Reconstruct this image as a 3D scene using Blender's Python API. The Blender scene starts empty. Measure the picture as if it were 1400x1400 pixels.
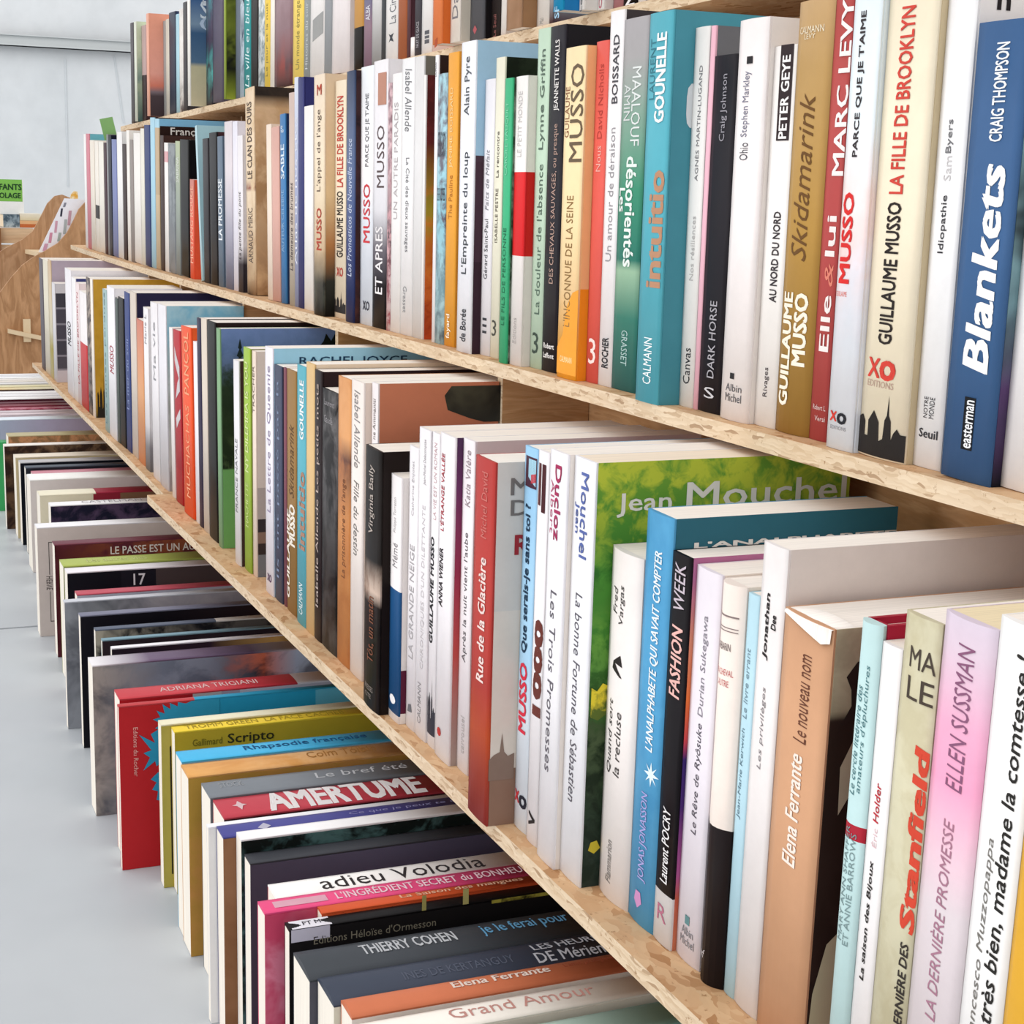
import bpy, bmesh, math, random
from mathutils import Matrix, Vector
from mathutils.geometry import tessellate_polygon
random.seed(7)
C = bpy.context.scene.collection
# ------------------------------------------------------------------ camera, world, lights, exposure
CZ = 0.585                                   # height of the camera above the white floor
F = 2186.610747752733                        # focal length for a 1400 px frame
M = ((0.3778541345336607, 0.925580714216575, 0.022947646636491792),
     (0.18152854984939715, -0.049756687787690324, -0.982126090484299),
     (-0.9078951693920357, 0.3752660569392512, -0.18682009502158342))   # rows: right, down, forward
cam_data = bpy.data.cameras.new('camera'); cam = bpy.data.objects.new('camera', cam_data); C.objects.link(cam)
cam_data.sensor_width = 36; cam_data.lens = 36 * F / 1400; cam_data.clip_start = 0.02; cam_data.clip_end = 100
R_, D_, W_ = (Vector(r) for r in M)
mw = Matrix((R_, -D_, -W_)).transposed().to_4x4(); mw.translation = Vector((0, 0, CZ)); cam.matrix_world = mw
bpy.context.scene.camera = cam
vs = bpy.context.scene.view_settings
vs.view_transform = 'Standard'; vs.look = 'None'; vs.gamma = 1; vs.use_curve_mapping = False; vs.exposure = 0.0
world = bpy.data.worlds.new('world'); bpy.context.scene.world = world; world.use_nodes = True
bg = world.node_tree.nodes['Background']; bg.inputs[0].default_value = (0.985, 0.985, 1.0, 1); bg.inputs[1].default_value = 1.04
def area(name, loc, target, sx, sy, power, col):
    l = bpy.data.lights.new(name, 'AREA'); l.shape = 'RECTANGLE'; l.size = sx; l.size_y = sy; l.energy = power; l.color = col
    o = bpy.data.objects.new(name, l); C.objects.link(o); o.location = loc
    o.rotation_euler = (Vector(target) - Vector(loc)).to_track_quat('-Z', 'Y').to_euler()
area('tent_roof_light', (-1.8, -2.2, 2.9), (-1.5, 0.4, 0.2), 6.0, 3.0, 42, (1.0, 0.98, 0.96))
area('tent_side_light', (-0.6, -2.4, 0.75), (-0.7, 0.4, 0.2), 4.0, 1.3, 35, (1.0, 0.98, 0.97))
area('far_tent_light', (-6.5, -1.5, 3.2), (-9.0, 1.0, 0.6), 3.0, 3.0, 60, (1.0, 0.99, 0.98))

# ------------------------------------------------------------------ geometry helpers (camera at origin, x along shelf, y into shelf, z up)
def V(x, y, z): return Vector((x, y, z + CZ))
def ray(px, py):
    a, b = (px - 700) / F, (py - 700) / F
    return Vector((M[0][i] * a + M[1][i] * b + M[2][i] for i in range(3)))
def on_y(px, py, Y): d = ray(px, py); return d * (Y / d.y)
def on_z(px, py, Z): d = ray(px, py); return d * (Z / d.z)
def on_x(px, py, X): d = ray(px, py); return d * (X / d.x)
def x_at(px, Y, Z):
    k = (px - 700) / F
    a = k * M[2][0] - M[0][0]
    return (M[0][1] * Y + M[0][2] * Z - k * (M[2][1] * Y + M[2][2] * Z)) / a
def y_for(px, X, Z):
    k = (px - 700) / F
    return (M[0][0] * X + M[0][2] * Z - k * (M[2][0] * X + M[2][2] * Z)) / (k * M[2][1] - M[0][1])
def z_for(py, X, Y):
    k = (py - 700) / F
    return (M[1][0] * X + M[1][1] * Y - k * (M[2][0] * X + M[2][1] * Y)) / (k * M[2][2] - M[1][2])

# ------------------------------------------------------------------ materials
def lin(h):
    h = h.lstrip('#'); h = h if len(h) == 6 else ''.join(c * 2 for c in h)
    v = [int(h[i:i + 2], 16) / 255 for i in (0, 2, 4)]
    return tuple(((c + .055) / 1.055) ** 2.4 if c > .04045 else c / 12.92 for c in v) + (1,)
MATS = {}
def new_mat(name, rough=.45, spec=.1):
    m = bpy.data.materials.new(name); m.use_nodes = True; nt = m.node_tree
    b = nt.nodes['Principled BSDF']; b.inputs['Roughness'].default_value = rough; b.inputs['Specular IOR Level'].default_value = spec
    return m, nt, b
def noise(nt, coord, scale, detail=3, rough=.6, dist=0):
    n = nt.nodes.new('ShaderNodeTexNoise'); n.inputs['Scale'].default_value = scale; n.inputs['Detail'].default_value = detail
    n.inputs['Roughness'].default_value = rough; n.inputs['Distortion'].default_value = dist
    nt.links.new(coord, n.inputs['Vector']); return n
def ramp(nt, fac, stops, interp='LINEAR'):
    r = nt.nodes.new('ShaderNodeValToRGB'); r.color_ramp.interpolation = interp
    e = r.color_ramp.elements
    while len(e) > 1: e.remove(e[0])
    e[0].position = stops[0][0]; e[0].color = stops[0][1]
    for p, c in stops[1:]: x = e.new(p); x.color = c
    nt.links.new(fac, r.inputs[0]); return r
def mixc(nt, fac, a, b, mode='MIX'):
    m = nt.nodes.new('ShaderNodeMix'); m.data_type = 'RGBA'; m.blend_type = mode
    if isinstance(fac, float): m.inputs[0].default_value = fac
    else: nt.links.new(fac, m.inputs[0])
    for s, v in ((6, a), (7, b)):
        if isinstance(v, tuple): m.inputs[s].default_value = v
        else: nt.links.new(v, m.inputs[s])
    return m.outputs[2]
def paper(spec, rough=.42):
    """'#hex' | 'b:#c@t,..' hard bands up the book | 'l:..' blended | 'nS:#a/#b@t,..' two-tone printed picture, S its grain; suffix ~y bands across"""
    key = (spec, rough)
    if key in MATS: return MATS[key]
    m, nt, b = new_mat('paper_' + str(len(MATS)), rough)
    tc = nt.nodes.new('ShaderNodeTexCoord'); obj = tc.outputs['Object']
    s = spec; axis = 'Z'
    if s.endswith('~y'): s = s[:-2]; axis = 'Y'
    if s[0] == '#': col = lin(s)
    else:
        head, body = s.split(':'); items = body.split(',')
        A, B_ = [], []
        for i, it in enumerate(items):
            c, _, t = it.partition('@'); t = float(t) if t else i / len(items)
            ca, _, cb = c.partition('/'); A.append((t, lin(ca))); B_.append((t, lin(cb or ca)))
        sep = nt.nodes.new('ShaderNodeSeparateXYZ'); nt.links.new(tc.outputs['Generated'], sep.inputs[0])
        t = sep.outputs[axis]; itp = 'CONSTANT' if head[0] == 'b' else 'LINEAR'
        col = ramp(nt, t, A, itp).outputs[0]
        if head[0] == 'n':
            sc = float(head[1:] or 30)
            n = noise(nt, obj, sc, 4, .6, .4)
            f = ramp(nt, n.outputs[0], [(.42, (0, 0, 0, 1)), (.58, (1, 1, 1, 1))]).outputs[0]
            col = mixc(nt, f, col, ramp(nt, t, B_, itp).outputs[0])
    n = noise(nt, obj, 55, 5, .7)
    f = ramp(nt, n.outputs[0], [(.3, (.93, .93, .93, 1)), (.7, (1, 1, 1, 1))]).outputs[0]
    nt.links.new(mixc(nt, 1.0, col, f, 'MULTIPLY'), b.inputs['Base Color'])
    MATS[key] = m; return m
def ink(h):
    key = ('ink', h)
    if key not in MATS:
        m, nt, b = new_mat('ink_' + h.lstrip('#'), .5)
        tc = nt.nodes.new('ShaderNodeTexCoord'); n = noise(nt, tc.outputs['Object'], 90)
        c = lin(h); nt.links.new(mixc(nt, n.outputs[0], c, tuple(x * .85 for x in c[:3]) + (1,)), b.inputs['Base Color'])
        MATS[key] = m
    return MATS[key]
def pages_mat(h):
    key = ('pages', h)
    if key not in MATS:
        m, nt, b = new_mat('page_edges_' + h.lstrip('#'), .8)
        tc = nt.nodes.new('ShaderNodeTexCoord'); mp = nt.nodes.new('ShaderNodeMapping'); mp.inputs['Scale'].default_value = (1400, 14, 14)
        nt.links.new(tc.outputs['Object'], mp.inputs[0]); n = noise(nt, mp.outputs[0], 1.0, 2)
        c = lin(h)
        f = ramp(nt, n.outputs[0], [(.3, tuple(x * .86 for x in c[:3]) + (1,)), (.6, c)]).outputs[0]
        nt.links.new(f, b.inputs['Base Color']); MATS[key] = m
    return MATS[key]
def chipboard(name, base, dark, light, edge=False):
    m, nt, b = new_mat(name, .6)
    tc = nt.nodes.new('ShaderNodeTexCoord'); co = tc.outputs['Object']
    w = noise(nt, co, 26, 3); add = nt.nodes.new('ShaderNodeVectorMath'); add.operation = 'MULTIPLY_ADD'
    nt.links.new(w.outputs['Color'], add.inputs[0]); add.inputs[1].default_value = (.012, .012, .012) if edge else (.03, .03, .03); nt.links.new(co, add.inputs[2])
    mp = nt.nodes.new('ShaderNodeMapping'); mp.inputs['Rotation'].default_value = (0, 0, .5)
    mp.inputs['Scale'].default_value = (90, 260, 620) if edge else (75, 190, 120); nt.links.new(add.outputs[0], mp.inputs[0])
    v = nt.nodes.new('ShaderNodeTexVoronoi'); v.inputs['Scale'].default_value = 1.0; nt.links.new(mp.outputs[0], v.inputs['Vector'])
    sep = nt.nodes.new('ShaderNodeSeparateColor'); nt.links.new(v.outputs['Color'], sep.inputs[0])
    col = ramp(nt, sep.outputs[0], [(0, lin(dark)), (.12, lin(base)), (.6, lin(light)), (1, lin(base))]).outputs[0]
    n = noise(nt, co, 160, 5, .75)
    spk = ramp(nt, n.outputs[0], [(.33, (.5, .38, .28, 1)), (.40, (1, 1, 1, 1))]).outputs[0]
    big = ramp(nt, noise(nt, co, 6, 3).outputs[0], [(.3, (.86, .8, .74, 1)), (.6, (1, 1, 1, 1))]).outputs[0]
    col = mixc(nt, .85, col, spk, 'MULTIPLY'); col = mixc(nt, .6, col, big, 'MULTIPLY')
    nt.links.new(col, b.inputs['Base Color'])
    bp = nt.nodes.new('ShaderNodeBump'); bp.inputs['Strength'].default_value = .35; bp.inputs['Distance'].default_value = .0006
    nt.links.new(v.outputs['Distance'], bp.inputs['Height']); nt.links.new(bp.outputs[0], b.inputs['Normal'])
    return m
def plywood(name, a, c, scale=(1, 1, 1), rough=.5):
    m, nt, b = new_mat(name, rough)
    tc = nt.nodes.new('ShaderNodeTexCoord'); mp = nt.nodes.new('ShaderNodeMapping'); mp.inputs['Scale'].default_value = scale
    nt.links.new(tc.outputs['Object'], mp.inputs[0])
    n = noise(nt, mp.outputs[0], 2.2, 4, .55, 1.6); n2 = noise(nt, mp.outputs[0], 18, 3)
    col = ramp(nt, n.outputs[0], [(.35, lin(a)), (.5, lin(c)), (.56, lin(a)), (.68, lin(c))]).outputs[0]
    f = ramp(nt, n2.outputs[0], [(.3, (.86, .86, .86, 1)), (.7, (1, 1, 1, 1))]).outputs[0]
    nt.links.new(mixc(nt, 1.0, col, f, 'MULTIPLY'), b.inputs['Base Color']); return m
OSB = chipboard('strand_board_face', '#cfa57c', '#b08258', '#dcba92')
OSBE = chipboard('strand_board_edge', '#cdb698', '#a98d70', '#dcc9ae', True)
PLY = plywood('board_back_wood', '#bd8f62', '#cda277', (3, 3, 20))

# ------------------------------------------------------------------ object helpers
def mesh_obj(name, verts, faces, mats, parent=None, fmat=None, smooth=None):
    me = bpy.data.meshes.new(name); me.from_pydata([tuple(v) for v in verts], [], faces)
    for m in (mats if isinstance(mats, (list, tuple)) else [mats]): me.materials.append(m)
    if fmat:
        for p, k in zip(me.polygons, fmat): p.material_index = k
    if smooth:
        for p, k in zip(me.polygons, smooth): p.use_smooth = k
    o = bpy.data.objects.new(name, me); C.objects.link(o); o.parent = parent; return o
def box_vf(x0, x1, y0, y1, z0, z1, off=0):
    v = [(x, y, z) for z in (z0, z1) for y in (y0, y1) for x in (x0, x1)]
    f = [(0, 2, 3, 1), (4, 5, 7, 6), (0, 1, 5, 4), (2, 6, 7, 3), (0, 4, 6, 2), (1, 3, 7, 5)]
    return v, [tuple(i + off for i in q) for q in f]
def box(name, x0, x1, y0, y1, z0, z1, mats, parent=None, fmat=None):
    v, f = box_vf(x0, x1, y0, y1, z0, z1); return mesh_obj(name, v, f, mats, parent, fmat)
def prism(name, poly, ext, mats, parent=None, fmat=None):
    """poly: outline points; ext: extrusion vector"""
    n = len(poly); p = [Vector(q) for q in poly]; v = p + [q + Vector(ext) for q in p]
    f = [tuple(range(n - 1, -1, -1)), tuple(range(n, 2 * n))] + [(i, (i + 1) % n, n + (i + 1) % n, n + i) for i in range(n)]
    o = mesh_obj(name, v, f, mats, parent, fmat)
    bm = bmesh.new(); bm.from_mesh(o.data); bmesh.ops.recalc_face_normals(bm, faces=bm.faces); bm.to_mesh(o.data); bm.free(); return o
def thing(name, label, cat, loc, rot=(0, 0, 0), group=None):
    o = bpy.data.objects.new(name, None); C.objects.link(o); o.empty_display_size = .02
    o.location = loc; o.rotation_euler = rot; o['label'] = label; o['category'] = cat
    if group: o['group'] = group
    return o

# ------------------------------------------------------------------ the setting
def wall_mat():
    m, nt, b = new_mat('tent_canvas', .75)
    tc = nt.nodes.new('ShaderNodeTexCoord'); n = noise(nt, tc.outputs['Object'], 1.3, 4); n2 = noise(nt, tc.outputs['Object'], 9, 5)
    f = ramp(nt, n.outputs[0], [(.35, lin('#d2d6d8')), (.7, lin('#e2e4e5'))]).outputs[0]
    g = ramp(nt, n2.outputs[0], [(.3, (.94, .94, .94, 1)), (.6, (1, 1, 1, 1))]).outputs[0]
    nt.links.new(mixc(nt, 1.0, f, g, 'MULTIPLY'), b.inputs['Base Color']); return m
def floor_mat():
    m, nt, b = new_mat('white_floor_panels', .35)
    tc = nt.nodes.new('ShaderNodeTexCoord'); n = noise(nt, tc.outputs['Object'], 3, 4)
    f = ramp(nt, n.outputs[0], [(.3, lin('#b7bcc0')), (.7, lin('#c2c7cb'))]).outputs[0]
    nt.links.new(f, b.inputs['Base Color']); return m
FM = floor_mat()
jx = on_z(25, 858, -CZ).x                                   # the joint between two floor panels
root_floor = mesh_obj('floor', *box_vf(-9.2, 3, -4, 3, -.06, -.012), ink('#74787c')); root_floor['kind'] = 'structure'
for k in range(-6, 4):
    x0, x1 = jx + k * 1.25 + .0035, jx + (k + 1) * 1.25 - (.0035 if k == -1 else .001)
    if x1 > -9 and x0 < 3:
        for y0, y1 in ((-4, -1.2005), (-1.1995, 3)): box('floor_panel', max(x0, -9), min(x1, 3), y0, y1, -.012, 0, FM, root_floor)
WX = -9.0
w = prism('wall_left', [(WX, -6, 0), (WX, 6, 0), (WX, 6, 5), (WX, -6, 5)], (-.05, 0, 0), wall_mat()); w['kind'] = 'structure'
bm_, bnt, bb = new_mat('painted_metal_beam', .4); bb.inputs['Base Color'].default_value = lin('#bfc3c3')
zt, zb_ = on_x(90, 51, WX + .06).z, on_x(90, 66, WX + .06).z
t = box('trim_1', WX, WX + .06, -6, 6, zb_ + CZ, zt + CZ, bm_); t['kind'] = 'structure'
box('beam_flange', WX, WX + .075, -6, 6, zt + CZ - .006, zt + CZ, bm_, t)
box('beam_flange', WX, WX + .075, -6, 6, zb_ + CZ, zb_ + CZ + .008, bm_, t)
seam = paper('#cdd2d5')
for (a, b_) in (((88, 80), (92, 255)), ((155, 76), (168, 168))):
    p, q = on_x(*a, WX + .004), on_x(*b_, WX + .004)
    prism('canvas_seam', [(WX, p.y, p.z + CZ), (WX, p.y + .008, p.z + CZ), (WX, q.y + .008, q.z + CZ), (WX, q.y, q.z + CZ)], (.004, 0, 0), seam, w)

# ------------------------------------------------------------------ books
ROWS = {}
LEAN = {'top': ((0, .04), (483, .008)), 'mid': ((0, .04), (262, 0), (337, -.02), (394, 0), (430, .003), (600, .006), (940, .01), (1150, .013), (1280, .02)),
        'low': ((0, .02), (205, 0), (231, -.022), (273, -.006), (335, .006), (400, .009), (525, .014), (700, .017), (850, .021), (1000, .024), (1130, .028), (1230, .031))}   # how far the books of each stretch lean
DIVIDERS = (-1.113, -1.56, -1.995, -2.45, -2.77)
TEXTS = []          # (string, bold, shear, parent, fn, material, name, label)
def bulge(u, w, b): return -b * math.sin(math.pi * min(max(u, 0), 1)) ** .8 if b else 0
def build_book(loc, rot, w, D, h, spine, cover, b=.0008, hc=False, pages='#f8f0e6', back=None, name='book'):
    e = thing(name, '', 'book', loc, rot)
    t = .0022 if hc else .0006; ov = .003 if hc else .0002
    # spine: curved strip
    n = 7; us = [i / (n - 1) for i in range(n)]
    outer = [(u * w, bulge(u, w, b)) for u in us]; inner = [(w - t * .5, max(t, .0012)), (t * .5, max(t, .0012))]
    prof = outer + inner; k = len(prof)
    v = [(x, y, 0) for x, y in prof] + [(x, y, h) for x, y in prof]
    f = [tuple(range(k - 1, -1, -1)), tuple(range(k, 2 * k))] + [(i, (i + 1) % k, k + (i + 1) % k, k + i) for i in range(k)]
    sp = mesh_obj('spine', v, f, paper(spine), e, None, [False, False] + [i < n - 1 for i in range(k)])
    y0 = max(t, .0012) + .00005
    v1, f1 = box_vf(w - t, w, y0, D, 0, h); v2, f2 = box_vf(0, t, y0, D, 0, h, 8)
    mesh_obj('cover', v1 + v2, f1 + f2, [paper(cover), paper(back or spine)], e, [0] * 6 + [1] * 6)
    # page block, top edge following the spine's curve
    pp = [(t, y0 - .0001), (w - t, y0 - .0001), (w - t, D - ov), (t, D - ov)]
    v = [(x, y, ov) for x, y in pp] + [(x, y, h - ov) for x, y in pp]
    mesh_obj('page_block', v, [(3, 2, 1, 0), (4, 5, 6, 7), (0, 1, 5, 4), (1, 2, 6, 5), (2, 3, 7, 6), (3, 0, 4, 7)], pages_mat(pages), e)
    if hc:
        rb = paper(cover if isinstance(hc, bool) else hc)
        prism('headband', [(t, y0, h - .003), (w - t, y0, h - .003), (w - t, y0 + .003, h - .003), (t, y0 + .003, h - .003)], (0, 0, .0022), rb, e)
    e['_w'] = w
    return e, sp
def spine_fn(w, h, b, u0, u1, v0, v1, mode):
    def fn(p):                                   # p in 0..1 x 0..1 of the lettering's own box (x along the reading direction)
        a, c = p[:2]
        if mode == 'up': u, v = u1 + (u0 - u1) * c, v0 + (v1 - v0) * a
        elif mode == 'down': u, v = u0 + (u1 - u0) * c, v1 + (v0 - v1) * a
        else: u, v = u0 + (u1 - u0) * a, v0 + (v1 - v0) * c
        return (u * w, bulge(u, w, b) - .00022 - (p[2] if len(p) > 2 else 0), v)
    return fn
def cover_fn(w, y0, y1, z0, z1):
    return lambda p: (w + .00022 + (p[2] if len(p) > 2 else 0), y0 + (y1 - y0) * p[0], z0 + (z1 - z0) * p[1])
def letter(s, col, parent, fn, bold=0, shear=0, name='lettering'):
    TEXTS.append((s, bold, shear, parent, fn, col, name))
def decal(polys, col, parent, fn, name):
    """flat print on a cover: polygons in the 0..1 box of fn"""
    bm = bmesh.new()
    for p in polys:
        vv = [bm.verts.new((q[0], q[1], 0)) for q in p]
        for t in tessellate_polygon([[Vector((q[0], q[1], 0)) for q in p]]):
            try: bm.faces.new([vv[i] for i in t])
            except ValueError: pass
    if name not in ('blue_splash', 'ruled_frame', 'black_outline'):
        for k in range(4): bmesh.ops.subdivide_edges(bm, edges=[q for q in bm.edges if abs(q.verts[0].co.x - q.verts[1].co.x) > .12], cuts=1)
        bmesh.ops.triangulate(bm, faces=bm.faces)
    for q in bm.verts: q.co = fn((q.co.x, q.co.y))
    me = bpy.data.meshes.new(name); bm.to_mesh(me); bm.free(); me.materials.append(paper(col) if ':' in col else ink(col))
    o = bpy.data.objects.new(name, me); C.objects.link(o); o.parent = parent; return o

BOOKS = []
def words(n): return len(n.split())
def upright(row, recs):
    """recs: dicts from B(). Pixel columns are read on the shelf line of the row and turned into widths along the shelf."""
    R = ROWS[row]; z = R['z']; prev = None
    for r in recs:
        xl = r['xl']
        Y = R['y'](xl if not isinstance(xl, tuple) else xl[0], r) + r.get('dy', 0)
        if isinstance(xl, tuple): r['X0'] = on_y(*xl, Y).x
        else: r['X0'] = x_at(xl, Y, z)
        r['Y'] = Y
        xs = r['xs']
        r['X1'] = on_y(*xs, Y).x if isinstance(xs, tuple) else x_at(xs, Y, z)
    for i in range(len(recs) - 2, -1, -1):
        a, c = recs[i], recs[i + 1]
        if a.get('xe') and not a.get('nosolve'):
            Yn = y_for(a['xs'], c['X0'] - .0004, z)
            Yn = min(max(Yn, c['Y'] - .03), c['Y'] + .002)
            a['Y'] = Yn; a['X0'] = x_at(a['xl'], Yn, z); a['X1'] = c['X0'] - .0004
    for i, r in enumerate(recs):
        if r.get('abut'): r['X0'] = recs[i - 1]['X1'] + .0004; r['Y'] = y_for(r['abut'], r['X0'], z); r['X1'] = r['X0'] + r['W']
        nx = recs[i + 1]['X0'] if i + 1 < len(recs) else 9
        if r['X1'] > nx - .0003 or nx - r['X1'] < (.004 if not r.get('gap') else 0): r['X1'] = nx - .0003
        if r['X1'] - r['X0'] < .004:
            r['X1'] = r['X0'] + .004
            if i + 1 < len(recs) and recs[i + 1]['X0'] < r['X1'] + .0003: recs[i + 1]['X0'] = r['X1'] + .0003
        w = r['X1'] - r['X0']; Y = r['Y']
        if r.get('zt') is not None: h = r['zt']; th = [t for x, t in LEAN[row] if r['xl'] >= x][-1]
        elif r.get('lt') is not None:
            p = on_y(r['lt'], r['yt'], Y); th = math.atan2(p.x - r['X0'], p.z - z); h = math.hypot(p.x - r['X0'], p.z - z)
        else:
            xk = r['xl'][0] if isinstance(r['xl'], tuple) else r['xl']
            th = r['th'] if 'th' in r else [t for x, t in LEAN[row] if xk >= x][-1]
            h = z_for(r['yt'], r['X0'], Y) - z; h = z_for(r['yt'], r['X0'] + h * th, Y) - z
        D = r.get('D') or max(.105, min(.158, h * .66))
        if row == 'low':
            D = min(D, .519 + curve(r['X0']) - Y); h = min(h, .2362)
            for dx in DIVIDERS:
                if r['X0'] - .001 < dx and r['X1'] + .001 > dx - .010: D = min(D, .4485 + curve(dx) - Y)
        lift = max(0, w * math.sin(th)) if th > 0 else 0
        e, sp = build_book(V(r['X0'], Y, z + .0001 + lift), (0, th, 0), w, D, h, r['spine'], r['cover'], r.get('b', .0008), r.get('hc', False), r.get('pages', '#f8f0e6'), r.get('back'))
        r['e'] = e; e['group'] = R['group']; r['row'] = row; BOOKS.append(r)
        for tx in r.get('tx', ()):
            s, ya, yb, u0, u1, col = tx[:6]; o = tx[6] if len(tx) > 6 else {}
            va, vb = (z_for(yy, r['X0'] + w * .5 + (th * h * .5), Y) - z for yy in (ya, yb))
            mode = 'h' if o.get('h') else ('up' if ya > yb else 'down')
            v0, v1 = min(va, vb), min(max(va, vb), h * 1.3)
            if s.startswith('*'):
                decal(o['p'], col, sp, spine_fn(w, h, r.get('b', .0008), u0, u1, v0, v1, 'h'), s[1:])
            else: letter(s, col, sp, spine_fn(w, h, r.get('b', .0008), u0, u1, v0, v1, mode), o.get('b', 0), o.get('s', 0), o.get('n', 'lettering'))
        for cx in r.get('cx', ()):                # print on the front cover: string, (x,y) of lower left, (x,y) of upper right in the photo
            s, p0, p1, col = cx[:4]; o = cx[4] if len(cx) > 4 else {}
            a = on_x(*p0, r['X0'] + w); c = on_x(*p1, r['X0'] + w)
            fn = cover_fn(w, a.y - Y, c.y - Y, a.z - z, c.z - z)
            if s.startswith('*'): decal(o['p'], col, e, fn, s[1:])
            else: letter(s, col, e, fn, o.get('b', 0), o.get('s', 0), 'cover_lettering')
def B(xl, xs, xe, yt, desc, cs, spine, cover=None, tx=(), **kw):
    d = dict(xl=xl, xs=xs, xe=xe, yt=yt, desc=desc, cs=cs, spine=spine, cover=cover or spine, tx=tx); d.update(kw); return d
def interp(pts, x):
    if x <= pts[0][0]: return pts[0][1]
    for (a, ya), (b_, yb) in zip(pts, pts[1:]):
        if x <= b_: return ya + (yb - ya) * (x - a) / (b_ - a)
    return pts[-1][1]
def curve(X): return .0075 * max(0, -X - 1.2) ** 2
Z0, Z1, Z2 = .153, -.1125, -.36
def y_row1(px, r):
    Y = .45
    for _ in range(4): Y = .45 + curve(x_at(px, Y, Z1))
    return Y
BASE2 = [(57.5, 503), (94, 538), (129, 570), (150, 594), (181, 620), (222, 664), (240, 682), (252, 699), (268, 712), (299, 745), (322, 768), (345, 783), (364, 807), (388, 826), (406, 848), (440, 880), (478, 916), (496, 945), (531, 979), (554, 992), (584, 1014), (624, 1047), (665, 1088), (702, 1126), (719.5, 1145), (734, 1166), (792, 1221)]
def y_row2(px, r):
    if 'by' in r: return on_z(px, r['by'], Z2).y
    if px > 800: return .361
    return on_z(px, interp(BASE2, px), Z2).y
ROWS['top'] = dict(z=Z0, y=lambda px, r: .559, group='books on the topmost shelf')
ROWS['mid'] = dict(z=Z1, y=y_row1, group='books on the second shelf down')
ROWS['low'] = dict(z=Z2, y=y_row2, group='books on the third shelf down')
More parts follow.
